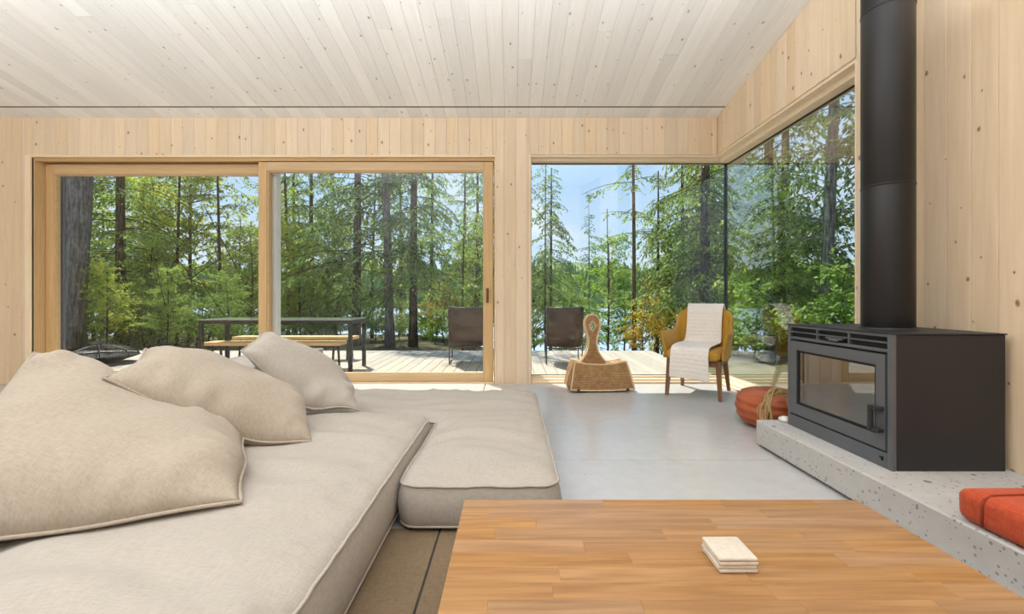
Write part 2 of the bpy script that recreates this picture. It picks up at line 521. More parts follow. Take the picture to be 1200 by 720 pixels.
# ================================================================== the room shell
YW = 4.455          # inner face of the glazed back wall
XW = 2.141          # inner face of the right wall
XL, YR = -6.6, -4.2
SLOPE = 0.187
def ceil_z(y): return 2.778 + SLOPE * (YW - y)
DOOR_L, DOOR_R, DOOR_T = -5.03, -0.178, 2.370
WIN_L, WIN_T = 0.196, 2.394
JAMB_Y = 2.656
GY, GX = 4.61, 2.31   # glass planes of the corner window

# ---- floor: cast slabs with narrow joints
fl = struct(MB().box(XL - 0.3, 2.45, YR - 0.3, 4.78, -0.25, -0.006).build('floor', 'joint_dark'), 'polished grey concrete floor cut into large slabs', 'floor')
xs = [XL, -5.08, -2.68, -0.277, 2.40]
ys = [YR, -2.44, -0.04, 2.36, 4.77]
for i in range(4):
    for j in range(4):
        g = 0.0032
        MB().cbox(xs[i] + g, xs[i + 1] - g, ys[j] + g, ys[j + 1] - g, -0.012, 0.0, 0.0015).build('slab', 'floor_concrete', fl)

# ---- boards
BOARD = {}
def board(parent, wd, h, loc, rz=0.0, mat='spruce_wall', name='board'):
    key = (round(wd, 3), round(h, 3), mat)
    if key not in BOARD:
        a, t, c = wd / 2 - 0.0006, 0.016, 0.0022
        poly = [(-a, t), (-a, c), (-a + c, 0), (a - c, 0), (a, c), (a, t)]
        BOARD[key] = MB().prism(poly, 2, 0, h).mesh('board', mat)
    return link(name, BOARD[key], parent, loc, (0, 0, rz))

# ---- back wall: core pieces behind the boards
T = 0.016
wb = MB()
wb.box(XL - 0.25, DOOR_L, YW + T, 4.76, 0, 2.86)
wb.box(DOOR_L, DOOR_R, YW + T, 4.76, DOOR_T + 0.03, 2.86)
wb.box(DOOR_R, WIN_L, YW + T, 4.76, 0, 2.86)
wb.box(WIN_L, XW + T, YW + T, 4.76, WIN_T + 0.025, 2.86)
wall_back = struct(wb.build('wall_back', 'backing'), 'pale knotty spruce board wall around the tall glass openings', 'wall')
BW = 0.12
k0 = int(math.floor((XL - 0.039) / BW)); k1 = int(math.ceil((XW - 0.039) / BW))
for k_ in range(k0, k1 + 1):
    a, b = max(0.039 + k_ * BW, XL), min(0.039 + (k_ + 1) * BW, XW)
    if b - a < 0.01: continue
    # cut the board where an opening starts
    cuts = [a] + [c for c in (DOOR_L - 0.055, DOOR_R + 0.012, WIN_L - 0.018) if a + 0.004 < c < b - 0.004] + [b]
    for p, q in zip(cuts[:-1], cuts[1:]):
        m = (p + q) / 2
        if DOOR_L - 0.055 < m < DOOR_R + 0.012: z0 = DOOR_T + 0.022
        elif m > WIN_L - 0.018: z0 = WIN_T
        else: z0 = 0.0
        board(wall_back, q - p, 2.80 - z0, (m, YW, z0))

# ---- right wall
wr = MB()
wr.box(XW + T, 2.47, YR - 0.25, JAMB_Y, 0, 4.55)
wr.prism([(JAMB_Y, WIN_T + 0.025), (4.76, WIN_T + 0.025), (4.76, 2.86), (JAMB_Y, 3.3)], 0, XW + T, 2.47)
wall_right = struct(wr.build('wall_right', 'backing'), 'pale spruce board wall behind the black stove', 'wall')
BR = 0.112
y = YW
cuts = []
while y > -1.2:
    cuts.append(y); y -= BR
cuts = sorted(set(cuts + [JAMB_Y]))
for p, q in zip(cuts[:-1], cuts[1:]):
    if q - p < 0.008: continue
    m = (p + q) / 2
    z0 = WIN_T + 0.006 if m > JAMB_Y else 0.0
    board(wall_right, q - p, ceil_z(p) + 0.03 - z0, (XW, m, z0), -PI / 2)

# ---- ceiling: sloped whitewashed planks
ang = math.atan(SLOPE)
cm = MB()
yo = 4.90
cm.prism([(YR - 0.3, ceil_z(YR - 0.3) + 0.03), (4.44, ceil_z(4.44) + 0.03), (4.44, ceil_z(4.44) + 0.22), (YR - 0.3, ceil_z(YR - 0.3) + 0.30)], 0, XL - 0.3, XW)
ceiling = struct(cm.build('ceiling', 'joint_dark'), 'sloping ceiling of whitewashed knotty planks', 'ceiling')
PW = 0.123
def plank_mesh(wd, L):
    a, c, t = wd / 2 - 0.0005, 0.0018, 0.02
    poly = [(-a, t), (-a, c), (-a + c, 0), (a - c, 0), (a, c), (a, t)]
    return MB().prism(poly, 1, 0, -L).mesh('plank', 'spruce_ceiling')
PL = {}
x = XW
n_pl = 0
rnd = random.Random(5)
while x > XL:
    wd = min(PW, x - XL)
    if wd < 0.01: break
    cx = x - wd / 2
    off = rnd.uniform(0.6, 3.4)
    y_a = 4.266
    segs = [(YW - 0.001, 4.288), (y_a, y_a - off), (y_a - off - 0.001, y_a - off - 3.2), (y_a - off - 3.201, YR)]
    for (ya, yb) in segs:
        if ya - yb < 0.02: continue
        L = round((ya - yb) / math.cos(ang), 2)
        key = (round(wd, 3), L)
        if key not in PL: PL[key] = plank_mesh(wd, L)
        link('plank', PL[key], ceiling, (cx, ya, ceil_z(ya)), (-ang, 0, 0))
    x -= wd

MB().prism([(4.266, ceil_z(4.266) + 0.003), (4.2885, ceil_z(4.2885) + 0.003), (4.2885, ceil_z(4.2885) + 0.02), (4.266, ceil_z(4.266) + 0.02)], 0, XL, XW).build('gap_shade_strip', 'joint_dark', ceiling)  # dark strip set in the groove, its shade put into the colour

# ---- roof with its eave outside
rf = MB()
rf.prism([(4.44, 3.02), (4.44, 2.87), (5.42, 2.71), (5.42, 2.86)], 0, XL - 0.6, 2.47)
rf.prism([(YR - 0.3, 4.62), (4.44, 3.02), (4.44, 3.10), (YR - 0.3, 4.85)], 0, XL - 0.6, 2.48)
rf.prism([(YR - 0.3, 4.60), (YR - 0.3, 4.75), (4.44, 3.10), (5.42, 2.86), (5.42, 2.71), (4.44, 2.87)], 0, 2.48, 2.85)
roof = struct(rf.build('roof', 'eave_wood'), 'wooden roof edge overhanging the windows outside', 'roof')

# ---- left and rear walls (out of view)
wl = MB()
wl.prism([(YR - 0.25, 0), (YW + T, 0), (YW + T, 2.80), (YR - 0.25, 4.42)], 0, XL - 0.25, XL)
struct(wl.build('wall_left', 'spruce_wall'), 'spruce wall closing the lounge beyond the sofa', 'wall')
struct(MB().box(XL, XW, YR - 0.25, YR, 0, 4.40).build('wall_rear', 'plaster'), 'plain pale wall opposite the lake windows', 'wall')

# ---- trims round the openings
t1 = MB(); t1.cbox(DOOR_L - 0.055, DOOR_L, YW - 0.004, YW + 0.03, 0, DOOR_T + 0.022, 0.002)
struct(t1.build('trim_1', 'pale_trim_upright'), 'pale upright trim at the outer side of the sliding door', 'trim')
t2 = MB(); t2.cbox(DOOR_L, DOOR_R, YW - 0.004, YW + 0.03, DOOR_T, DOOR_T + 0.022, 0.002)
struct(t2.build('trim_2', 'pale_trim'), 'pale level trim over the sliding door', 'trim')
t3 = MB(); t3.cbox(DOOR_R, DOOR_R + 0.012, YW - 0.002, YW + 0.03, 0, DOOR_T + 0.022, 0.002)
struct(t3.build('trim_3', 'pale_trim_upright'), 'thin upright trim between sliding door and board pillar', 'trim')
t4 = MB(); t4.cbox(WIN_L - 0.018, WIN_L, YW - 0.003, YW + 0.03, 0, WIN_T, 0.002)
struct(t4.build('trim_4', 'pale_trim_upright'), 'upright trim between board pillar and corner window', 'trim')

# ---- sliding door
door = thing('door_1', 'wide honey wood glass door with one sliding and one fixed sash', 'door')
struct(door)
j = MB()
j.box(DOOR_L, DOOR_L + 0.012, YW + 0.03, 4.76, 0, DOOR_T)
j.box(DOOR_R - 0.012, DOOR_R, YW + 0.03, 4.76, 0, DOOR_T)
j.build('jamb', 'honey_frame_upright', door)
j = MB(); j.box(DOOR_L + 0.012, DOOR_R - 0.012, YW + 0.03, 4.76, DOOR_T - 0.018, DOOR_T)
j.box(DOOR_L + 0.012, DOOR_R - 0.012, YW + 0.034, YW + 0.05, DOOR_T - 0.030, DOOR_T - 0.018)
j.build('head_lining', 'honey_frame', door)
j = MB(); j.box(DOOR_L + 0.012, DOOR_R - 0.012, YW + 0.005, 4.78, 0.0, 0.012)
j.build('threshold', 'pale_trim', door)
def sash(name, x0, x1, z0, z1, y0, y1, wl_, wr_, wt, wbm):
    """four mitre-less members plus a small inner bead; returns the root mesh"""
    m = MB()
    m.cbox(x0, x0 + wl_, y0, y1, z0, z1, 0.003); m.cbox(x1 - wr_, x1, y0, y1, z0, z1, 0.003)
    st = m.build(name, 'honey_frame_upright', door)
    r = MB()
    r.cbox(x0 + wl_, x1 - wr_, y0, y1, z1 - wt, z1, 0.003); r.cbox(x0 + wl_, x1 - wr_, y0, y1, z0, z0 + wbm, 0.003)
    r.build('rail', 'honey_frame', st)
    b = MB(); t = 0.012
    a0, a1, c0, c1 = x0 + wl_, x1 - wr_, z0 + wbm, z1 - wt
    yb = y0 + 0.012
    b.box(a0, a0 + t, yb, y1 - 0.01, c0, c1); b.box(a1 - t, a1, yb, y1 - 0.01, c0, c1)
    b.box(a0 + t, a1 - t, yb, y1 - 0.01, c1 - t, c1); b.box(a0 + t, a1 - t, yb, y1 - 0.01, c0, c0 + t)
    b.build('bead', 'honey_frame', st)
    ym = (y0 + y1) / 2
    MB().box(a0 + t * 0.5, a1 - t * 0.5, ym - 0.004, ym + 0.004, c0 + t * 0.5, c1 - t * 0.5).build('pane', 'pane_glass', st)
    return st
sl = sash('sliding_sash', -2.673, -0.200, 0.013, 2.331, 4.495, 4.565, 0.088, 0.094, 0.092, 0.080)
fx = sash('fixed_sash', -5.015, -2.585, 0.013, 2.336, 4.585, 4.655, 0.090, 0.10, 0.105, 0.085)
m = MB(); m.cbox(-2.585, -2.545, 4.60, 4.70, 0.013, 2.33, 0.003)
m.build('outer_stile', 'white_clad', fx)
m = MB(); m.cbox(-4.935, -4.900, 4.66, 4.69, 0.013, 2.34, 0.003)
m.build('outer_stile', 'slate_clad', fx)
h = MB(); h.rbox(-0.268, -0.250, 4.462, 4.495, 0.86, 0.985, 0.006, 2); h.cbox(-0.272, -0.246, 4.489, 4.497, 0.845, 1.0, 0.002)
h.build('handle', 'bronze', sl)

# ---- corner window: glass meeting glass
w1 = thing('window_1', 'tall frameless window facing the lake beside the board pillar', 'window'); struct(w1)
m = MB()
m.box(WIN_L, GX + 0.16, YW + 0.012, GY + 0.05, WIN_T - 0.018, WIN_T + 0.005)
m.box(WIN_L, GX + 0.16, YW + 0.075, GY + 0.05, WIN_T - 0.044, WIN_T - 0.018)
m.build('head_lining', 'pale_trim', w1)
m = MB(); m.box(WIN_L, WIN_L + 0.010, YW + 0.03, GY + 0.05, 0, WIN_T - 0.044)
m.build('jamb', 'pale_trim_upright', w1)
m = MB()
m.cbox(WIN_L + 0.01, GX - 0.17, YW + 0.004, YW + 0.05, 0.0, 0.022, 0.002)
m.cbox(WIN_L + 0.01, GX - 0.12, YW + 0.045, GY - 0.035, 0.0, 0.042, 0.002)
m.cbox(WIN_L + 0.01, GX + 0.05, GY - 0.045, GY + 0.04, 0.0, 0.062, 0.002)
m.build('sill', 'pale_trim', w1)
MB().box(WIN_L + 0.01, GX - 0.012, GY - 0.004, GY + 0.004, 0.062, WIN_T - 0.046).build('pane', 'pane_glass', w1)
m = MB(); m.box(WIN_L + 0.01, GX - 0.02, GY - 0.008, GY + 0.008, 0.060, 0.068); m.box(WIN_L + 0.01, GX - 0.02, GY - 0.008, GY + 0.008, WIN_T - 0.052, WIN_T - 0.044)
m.build('seal', 'black_seal', w1)
MB().cbox(GX - 0.014, GX + 0.016, GY - 0.014, GY + 0.016, 0.062, WIN_T - 0.044, 0.002).build('corner_seal', 'black_seal', w1)

w2 = thing('window_2', 'tall side window beside the stove meeting the lake window at the corner', 'window'); struct(w2)
m = MB()
m.box(XW + 0.012, GX + 0.05, JAMB_Y, YW + 0.012, WIN_T - 0.018, WIN_T + 0.008)
m.box(XW + 0.075, GX + 0.05, JAMB_Y, YW + 0.075, WIN_T - 0.060, WIN_T - 0.018)
m.build('head_lining', 'pale_trim', w2)
m = MB(); m.box(XW + 0.002, GX + 0.05, JAMB_Y, JAMB_Y + 0.012, 0, WIN_T - 0.02)
m.build('jamb', 'pale_trim_upright', w2)
m = MB()
m.cbox(GX - 0.165, GX - 0.12, JAMB_Y + 0.012, YW + 0.004, 0.0, 0.022, 0.002)
m.cbox(GX - 0.12, GX - 0.035, JAMB_Y + 0.012, YW + 0.045, 0.0, 0.042, 0.002)
m.cbox(GX - 0.045, GX + 0.04, JAMB_Y + 0.012, GY - 0.046, 0.0, 0.062, 0.002)
m.build('sill', 'pale_trim', w2)
MB().box(GX - 0.004, GX + 0.004, JAMB_Y + 0.012, GY - 0.012, 0.062, WIN_T - 0.062).build('pane', 'side_glass', w2)
m = MB(); m.box(GX - 0.008, GX + 0.008, JAMB_Y + 0.012, GY - 0.02, WIN_T - 0.070, WIN_T - 0.060)
m.build('seal', 'black_seal', w2)

# ---- hearth
hb = MB()
bm = bmesh.new()
nx, ny = 2, 60
hx0, hx1, hy0, hy1 = 1.484, XW, -1.6, 2.594
rr = random.Random(2)
hb.cbox(hx0, hx1, hy0, hy1, 0.016, 0.158, 0.005)
hearth = tag(hb.build('hearth_bench', 'hearth_concrete'), 'long raised grey concrete hearth ledge with pitted front face', 'hearth')
MB().box(hx0 + 0.03, hx1, hy0 + 0.03, hy1 - 0.03, 0.0, 0.018).build('plinth', 'joint_dark', hearth)

# ================================================================== outside ground and deck
DZ = -0.04
deck = struct(MB().box(-9.2, 2.45, 4.80, 7.50, DZ - 0.20, DZ - 0.034).build('deck', 'backing'), 'pale sunlit plank deck outside the windows', 'deck')
dm = MB(); a = 0.070; c = 0.003
dm.prism([(-a, -0.03), (a, -0.03), (a, -c), (a - c, 0), (-a + c, 0), (-a, -c)], 1, 4.79, 7.56)
dme = dm.mesh('plank', 'deck_wood')
x = 2.456 - a
while x > -9.2:
    link('plank', dme, deck, (x, 0, DZ))
    x -= 0.1455

def ground_z(X, Y):
    left = 1.0 / (1.0 + math.exp((X + 0.8) * 1.4))       # higher bank on the left
    right = 1.0 / (1.0 + math.exp(-(X - 3.6) * 1.6)) * max(0.0, 1 - max(0, Y - 9) / 14)
    t = max(0.0, Y - 7.4)
    zl = -0.22 - 0.045 * min(t, 12) - 0.30 * max(0, t - 12)
    zr = -0.55 - 0.175 * t
    z = zl * max(left, right) + zr * (1 - max(left, right))
    z += 0.10 * mnoise.noise(Vector((X * 0.5, Y * 0.5, 0.3))) + 0.05 * mnoise.noise(Vector((X * 1.7, Y * 1.7, 4)))
    return max(z, -4.2)
gm = MB()
gx = np.linspace(-46, 34, 101); gy = np.concatenate([np.linspace(-6, 7.2, 14), np.linspace(7.6, 34, 56)])
for Y in gy:
    for X in gx:
        z = ground_z(X, Y) if Y > 7.4 else (ground_z(X, 7.4) if X > 2.6 else -0.55)
        if Y < 7.5 and X > 2.3: z = min(z, -0.28)
        gm.v.append((X, Y, z))
nxg = len(gx)
for jj in range(len(gy) - 1):
    for ii in range(nxg - 1):
        o = jj * nxg + ii
        gm.f.append((o, o + 1, o + nxg + 1, o + nxg))
struct(gm.build('ground', 'forest_ground', smooth=True), 'mossy forest floor falling away to the lake', 'ground')
struct(MB().add([(-300, 16, -3.25), (300, 16, -3.25), (300, 420, -3.25), (-300, 420, -3.25)], [(0, 1, 2, 3)]).build('lake', 'lake_water'), 'pale blue lake glinting between the trunks', 'lake')

# ================================================================== sofa
def nz(x, y, z, s):
    return mnoise.noise(Vector((x * s, y * s, z)))

def soft_module(name, rects, zb, zs, crown, mat, parent, step=0.03, rad=0.06, bulge=0.02, seed=0.0, falloff=0.16, wrinkle=1.0, dents=()):
    """padded block over a union of axis-aligned rectangles: domed top, bulging sides, closed bottom"""
    X = sorted(set([r[0] for r in rects] + [r[1] for r in rects]))
    Y = sorted(set([r[2] for r in rects] + [r[3] for r in rects]))
    def lines(v):
        out = [v[0]]
        for a, b in zip(v[:-1], v[1:]):
            n = max(1, int(round((b - a) / step)))
            out += [a + (b - a) * i / n for i in range(1, n + 1)]
        return out
    gx_, gy_ = lines(X), lines(Y)
    def inside(x, y):
        return any(r[0] < x < r[1] and r[2] < y < r[3] for r in rects)
    bm = bmesh.new()
    vid = {}
    def V(i, j):
        if (i, j) not in vid:
            vid[(i, j)] = bm.verts.new((gx_[i], gy_[j], zs))
        return vid[(i, j)]
    for i in range(len(gx_) - 1):
        for j in range(len(gy_) - 1):
            if inside((gx_[i] + gx_[i + 1]) / 2, (gy_[j] + gy_[j + 1]) / 2):
                bm.faces.new((V(i, j), V(i + 1, j), V(i + 1, j + 1), V(i, j + 1)))
    bm.normal_update()
    segs = [(e_.verts[0].co.copy(), e_.verts[1].co.copy()) for e_ in bm.edges if e_.is_boundary]
    # convex corners of the union
    corners = []
    for cx in X:
        for cy in Y:
            q = [inside(cx + sx * 0.001, cy + sy * 0.001) for sx in (-1, 1) for sy in (-1, 1)]
            if sum(q) == 1:
                kq = q.index(True); corners.append((cx, cy, (-1, -1, 1, 1)[kq], (-1, 1, -1, 1)[kq]))
    SA = np.array([s[0][:2] for s in segs]); SB = np.array([s[1][:2] for s in segs])
    for q in bm.verts:
        p = np.array(q.co[:2])
        ab = SB - SA
        t = np.clip(((p - SA) * ab).sum(1) / (ab * ab).sum(1), 0, 1)
        d = np.sqrt((((SA + ab * t[:, None]) - p) ** 2).sum(1)).min()
        x_, y_ = q.co.x, q.co.y
        f = 1 - math.exp(-d / falloff)
        z = zs + crown * f
        z += wrinkle * f * (0.016 * nz(x_, y_, seed, 3.0) + 0.020 * nz(x_ * 0.45, y_ * 1.5, seed + 3, 6.0))
        # short gathers radiating from the seams
        if d < 0.22:
            z += wrinkle * 0.016 * math.exp(-((d - 0.07) / 0.06) ** 2) * nz(x_ + y_, x_ - y_, seed + 9, 13.0)
        for (dx, dy, dr, dd) in dents:
            z -= dd * math.exp(-((x_ - dx) ** 2 + (y_ - dy) ** 2) / dr ** 2)
        q.co.z = z
    for q in bm.verts:
        for (cx, cy, sx, sy) in corners:
            a, b = (q.co.x - cx) * sx, (q.co.y - cy) * sy
            if -1e-6 <= a < rad and -1e-6 <= b < rad:
                p, r_ = (rad - a) / rad, (rad - b) / rad
                p2, r2 = p * math.sqrt(1 - r_ * r_ / 2), r_ * math.sqrt(1 - p * p / 2)
                q.co.x = cx + sx * (rad - p2 * rad); q.co.y = cy + sy * (rad - r2 * rad)
    # ordered border loop
    be = [e_ for e_ in bm.edges if e_.is_boundary]
    nxt = {}
    for e_ in be:
        l = e_.link_loops[0]
        nxt[l.vert] = l.link_loop_next.vert
    st = be[0].verts[0]; loop = [st]; q = nxt[st]
    while q != st:
        loop.append(q); q = nxt[q]
    n = len(loop)
    seam = [v_.co.copy() for v_ in loop]
    nor = []
    for i in range(n):
        t = seam[(i + 2) % n] - seam[i - 2]
        nor.append(Vector((t.y, -t.x, 0)).normalized())
    prev = loop
    rows = [0.08, 0.25, 0.5, 0.75, 0.92, 1.0]
    for r_ in rows:
        cur = []
        for i in range(n):
            o = bulge * math.sin(PI * min(1, r_ * 1.02)) + (-0.012 if r_ == 1.0 else 0)
            o += wrinkle * 0.004 * nz(seam[i].x + seam[i].y, r_ * 0.4 + seam[i].x - seam[i].y, seed, 6.0) * math.sin(PI * r_)
            cur.append(bm.verts.new((seam[i].x + nor[i].x * o, seam[i].y + nor[i].y * o, seam[i].z + (zb - seam[i].z) * r_)))
        for i in range(n):
            bm.faces.new((prev[(i + 1) % n], prev[i], cur[i], cur[(i + 1) % n]))
        prev = cur
    bm.faces.new(prev[::-1])
    bmesh.ops.recalc_face_normals(bm, faces=bm.faces)
    me = bpy.data.meshes.new(name); bm.to_mesh(me); bm.free()
    me.materials.append(MATS[mat])
    me.polygons.foreach_set('use_smooth', [True] * len(me.polygons))
    o = link(name, me, parent)
    lo = MB()
    lo.tube([seam[i] + nor[i] * 0.002 for i in range(n)], 0.0052, 6, closed=True)
    lo.build('piping', mat, o, smooth=True)
    lo = MB()
    lo.tube([Vector((prev_p.x, prev_p.y, zb + 0.012)) for prev_p in [seam[i] + nor[i] * 0.004 for i in range(n)]], 0.0045, 6, closed=True)
    lo.build('piping', mat, o, smooth=True)
    return o

sofa = thing('sofa', 'low deep linen sofa seat holding three loose pillows', 'sofa', (-0.95, 1.4, 0))
def loc_(o, root):
    """keep world coordinates when hung under a moved root"""
    o.location = o.location - root.location
o = soft_module('seat', [(-1.39, -0.468, 0.25, 2.43)], 0.012, 0.220, 0.072, 'linen', sofa, seed=1.3, bulge=0.020, falloff=0.11, wrinkle=1.5,
                dents=[(-0.62, 2.18, 0.10, 0.010), (-0.75, 1.75, 0.16, 0.012), (-0.95, 1.2, 0.2, 0.012), (-0.6, 1.35, 0.12, 0.006)])
loc_(o, sofa)
o = soft_module('backrest', [(-1.88, -1.50, 0.25, 3.43)], 0.012, 0.49, 0.02, 'linen_dark', sofa, seed=5.1, bulge=0.012)
loc_(o, sofa)

chaise = thing('chaise', 'low linen chaise block reaching towards the sliding door without pillows', 'sofa', (-0.1, 2.4, 0))
o = soft_module('seat', [(-0.437, 0.182, 1.628, 2.46), (-1.47, 0.182, 2.46, 3.27)], 0.014, 0.178, 0.052, 'linen', chaise, seed=8.7, bulge=0.016, rad=0.07, falloff=0.12, wrinkle=1.5,
                dents=[(-0.30, 2.30, 0.14, 0.014), (-0.36, 2.05, 0.10, 0.010), (-0.1, 2.42, 0.16, 0.012), (0.02, 2.0, 0.12, 0.006), (-0.6, 2.85, 0.2, 0.010), (-0.15, 2.9, 0.2, 0.006)])
loc_(o, chaise)
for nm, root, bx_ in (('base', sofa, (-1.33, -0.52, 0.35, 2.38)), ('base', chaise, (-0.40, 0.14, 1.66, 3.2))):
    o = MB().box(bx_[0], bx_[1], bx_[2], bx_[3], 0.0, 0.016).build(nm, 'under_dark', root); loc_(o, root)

# ---- brown floor mat between the sofa and the table
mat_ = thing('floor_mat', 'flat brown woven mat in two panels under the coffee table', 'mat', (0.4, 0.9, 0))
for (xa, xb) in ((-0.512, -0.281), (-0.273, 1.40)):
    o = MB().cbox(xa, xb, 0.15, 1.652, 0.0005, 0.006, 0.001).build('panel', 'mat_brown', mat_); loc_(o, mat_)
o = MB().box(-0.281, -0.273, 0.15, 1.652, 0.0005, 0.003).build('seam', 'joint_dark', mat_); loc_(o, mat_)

# ---- pillows: a sagging patch between four corners, padded both ways
def pillow(label, cor, thick, seed, mat, sag=0.04, belly=0.55, twist=()):
    N = 44
    P00, P10, P11, P01 = [Vector(c_) for c_ in cor]     # near-right, near-left, far-left, far-right
    cen = (P00 + P10 + P11 + P01) / 4
    def base(s, t):
        u, v = (s + 1) / 2, (t + 1) / 2
        p = P00 * (1 - u) * (1 - v) + P10 * u * (1 - v) + P11 * u * v + P01 * (1 - u) * v
        # edges drawn in between the corners
        pinch = 0.055
        es = pinch * (1 - s * s) * abs(t) ** 3; et = pinch * (1 - t * t) * abs(s) ** 3
        p = p + (cen - p) * (es + et)
        p.z -= sag * (1 - s * s) * (1 - t * t)
        for (s0, t0, w0, d0) in twist:
            p = p + Vector(d0) * math.exp(-((s - s0) ** 2 + (t - t0) ** 2) / w0 ** 2)
        return p
    root = thing('pillow', label, 'pillow', (cen.x, cen.y, cen.z), 0, 'linen pillows along the sofa')
    grid = [[base(-1 + 2 * i / N, -1 + 2 * j / N) for j in range(N + 1)] for i in range(N + 1)]
    nr = (P10 - P00).cross(P01 - P00)
    nr = nr.normalized()
    if nr.z < 0: nr = -nr
    m = MB()
    top = {}; bot = {}
    for i in range(N + 1):
        for j in range(N + 1):
            s, t = -1 + 2 * i / N, -1 + 2 * j / N
            h = max(0.0, (1 - s ** 4) * (1 - t ** 4)) ** 0.62
            edge = max(abs(s), abs(t))
            wv = 0.0
            if edge > 0.45:
                # gathers that run in from the seam
                a = t if abs(s) > abs(t) else s
                wv = 0.034 * math.exp(-((edge - 0.84) / 0.16) ** 2) * mnoise.noise(Vector((a * 5.2, seed, edge * 0.9)))
            wv += 0.034 * h * mnoise.noise(Vector((s * 1.3 + t * 0.9, t * 0.8 - s * 0.5, seed + 4)))
            fold = math.sin((s * 0.8 + t * 1.1) * 5 + 3 * mnoise.noise(Vector((s, t, seed))))
            wv += 0.010 * h * fold * (0.4 + 0.6 * abs(mnoise.noise(Vector((s * 2, t * 2, seed + 8)))))
            g = grid[i][j] - cen
            m.v.append(tuple(g + nr * (thick * h + wv * (h ** 0.3)))); top[(i, j)] = len(m.v) - 1
    for i in range(N + 1):
        for j in range(N + 1):
            if i in (0, N) or j in (0, N): bot[(i, j)] = top[(i, j)]; continue
            s, t = -1 + 2 * i / N, -1 + 2 * j / N
            h = max(0.0, (1 - s ** 4) * (1 - t ** 4)) ** 0.62
            m.v.append(tuple(grid[i][j] - cen - nr * thick * belly * h)); bot[(i, j)] = len(m.v) - 1
    for i in range(N):
        for j in range(N):
            m.f.append((top[(i, j)], top[(i + 1, j)], top[(i + 1, j + 1)], top[(i, j + 1)]))
            m.f.append((bot[(i, j)], bot[(i, j + 1)], bot[(i + 1, j + 1)], bot[(i + 1, j)]))
    m.build('cover', mat, root, smooth=True)
    ring = [(i, 0) for i in range(N)] + [(N, j_) for j_ in range(N)] + [(i, N) for i in range(N, 0, -1)] + [(0, j_) for j_ in range(N, 0, -1)]
    MB().tube([m.v[top[q]] for q in ring], 0.0058, 6, closed=True).build('piping', mat, root, smooth=True)
    return root

pillow('biggest linen pillow, slumped across the sofa seat and reaching past its edge',
       [(-0.79, 1.245, 0.305), (-1.52, 0.95, 0.300), (-1.73, 1.54, 0.690), (-1.10, 1.755, 0.335)], 0.125, 2.2, 'linen_warm', sag=0.0, belly=0.30,
       twist=[(-0.1, -1.0, 0.5, (0, -0.012, -0.012)), (-1.0, 0.0, 0.5, (0.03, 0, 0)), (-0.2, 1.0, 0.50, (0.0, 0.0, -0.035)), (0.45, 1.0, 0.42, (0.0, 0.02, 0.055))])
pillow('linen pillow leaning in the middle between the two other pillows',
       [(-0.865, 1.86, 0.300), (-1.425, 1.52, 0.610), (-1.72, 2.00, 0.660), (-1.09, 2.22, 0.335)], 0.120, 6.1, 'linen_warm', sag=0.0, belly=0.5,
       twist=[(-0.35, -1.0, 0.60, (0.0, -0.015, -0.085)), (0.40, -1.0, 0.50, (0.0, -0.05, -0.020)), (1.0, -1.0, 0.35, (0.0, -0.02, 0.015))])
pillow('smallest linen pillow, propped nearest the sliding door',
       [(-0.845, 2.35, 0.290), (-1.315, 2.07, 0.660), (-1.46, 2.48, 0.690), (-1.01, 2.66, 0.330)], 0.100, 9.4, 'linen', sag=0.0, belly=0.5,
       twist=[(-0.05, -1.0, 0.60, (0.0, -0.02, -0.130)), (0.6, -1.0, 0.4, (0.0, 0.0, -0.03))])

# ================================================================== coffee table
TZ = 0.25
tx0, tx1, ty0, ty1 = -0.153, 1.106, 0.52, 1.372
table = thing('coffee_table', 'low oak coffee table with a broad jointed stave top', 'table', ((tx0 + tx1) / 2, (ty0 + ty1) / 2, 0))
rr = random.Random(11)
tcx, tcy = (tx0 + tx1) / 2, (ty0 + ty1) / 2
rows_n = 15
rw = (ty1 - ty0) / rows_n
for i in range(rows_n):
    y0 = ty0 + i * rw
    xa = tx0
    first = rr.uniform(0.08, 0.45)
    while xa < tx1 - 1e-4:
        xb = min(tx1, xa + (first if xa == tx0 else rr.uniform(0.28, 0.52)))
        if tx1 - xb < 0.06: xb = tx1
        MB().cbox(xa - tcx + 0.0001, xb - tcx - 0.0001, y0 - tcy + 0.0001, y0 + rw - tcy - 0.0001, TZ - 0.036, TZ, 0.0006).build('stave', 'oak_stave', table)
        xa = xb
for (ya_, yb_) in ((ty0 + 0.06, ty0 + 0.08), (ty1 - 0.08, ty1 - 0.06)):
    MB().box(tx0 + 0.12 - tcx, tx1 - 0.12 - tcx, ya_ - tcy, yb_ - tcy, TZ - 0.10, TZ - 0.036).build('apron', 'oak_stave', table)
for sx in (tx0 + 0.05, tx1 - 0.12):
    for sy in (ty0 + 0.05, ty1 - 0.12):
        MB().cbox(sx - tcx, sx + 0.07 - tcx, sy - tcy, sy + 0.07 - tcy, 0.006, TZ - 0.036, 0.004).build('leg', 'oak_stave', table)
# ---- coasters
cme = MB().rbox(-0.0465, 0.0465, -0.047, 0.047, 0.0, 0.0086, 0.0040, 3).mesh('coaster', 'coaster_felt', True)
names = ['bottom pale felt coaster of the stack, lying on the oak table', 'second pale felt coaster up from the oak table',
         'third pale felt coaster up from the oak table', 'top pale felt coaster of the stack on the oak table']
for i in range(4):
    o = link('coaster', cme, None, (0.5335 + (0.0010, -0.0012, 0.0012, 0)[i], 1.0505 + (0, 0.001, -0.001, 0)[i], TZ + 0.0002 + i * 0.0091), (0, 0, (0.012, -0.01, 0.006, 0)[i]))
    tag(o, names[i], 'coaster', 'coasters stacked on the coffee table')

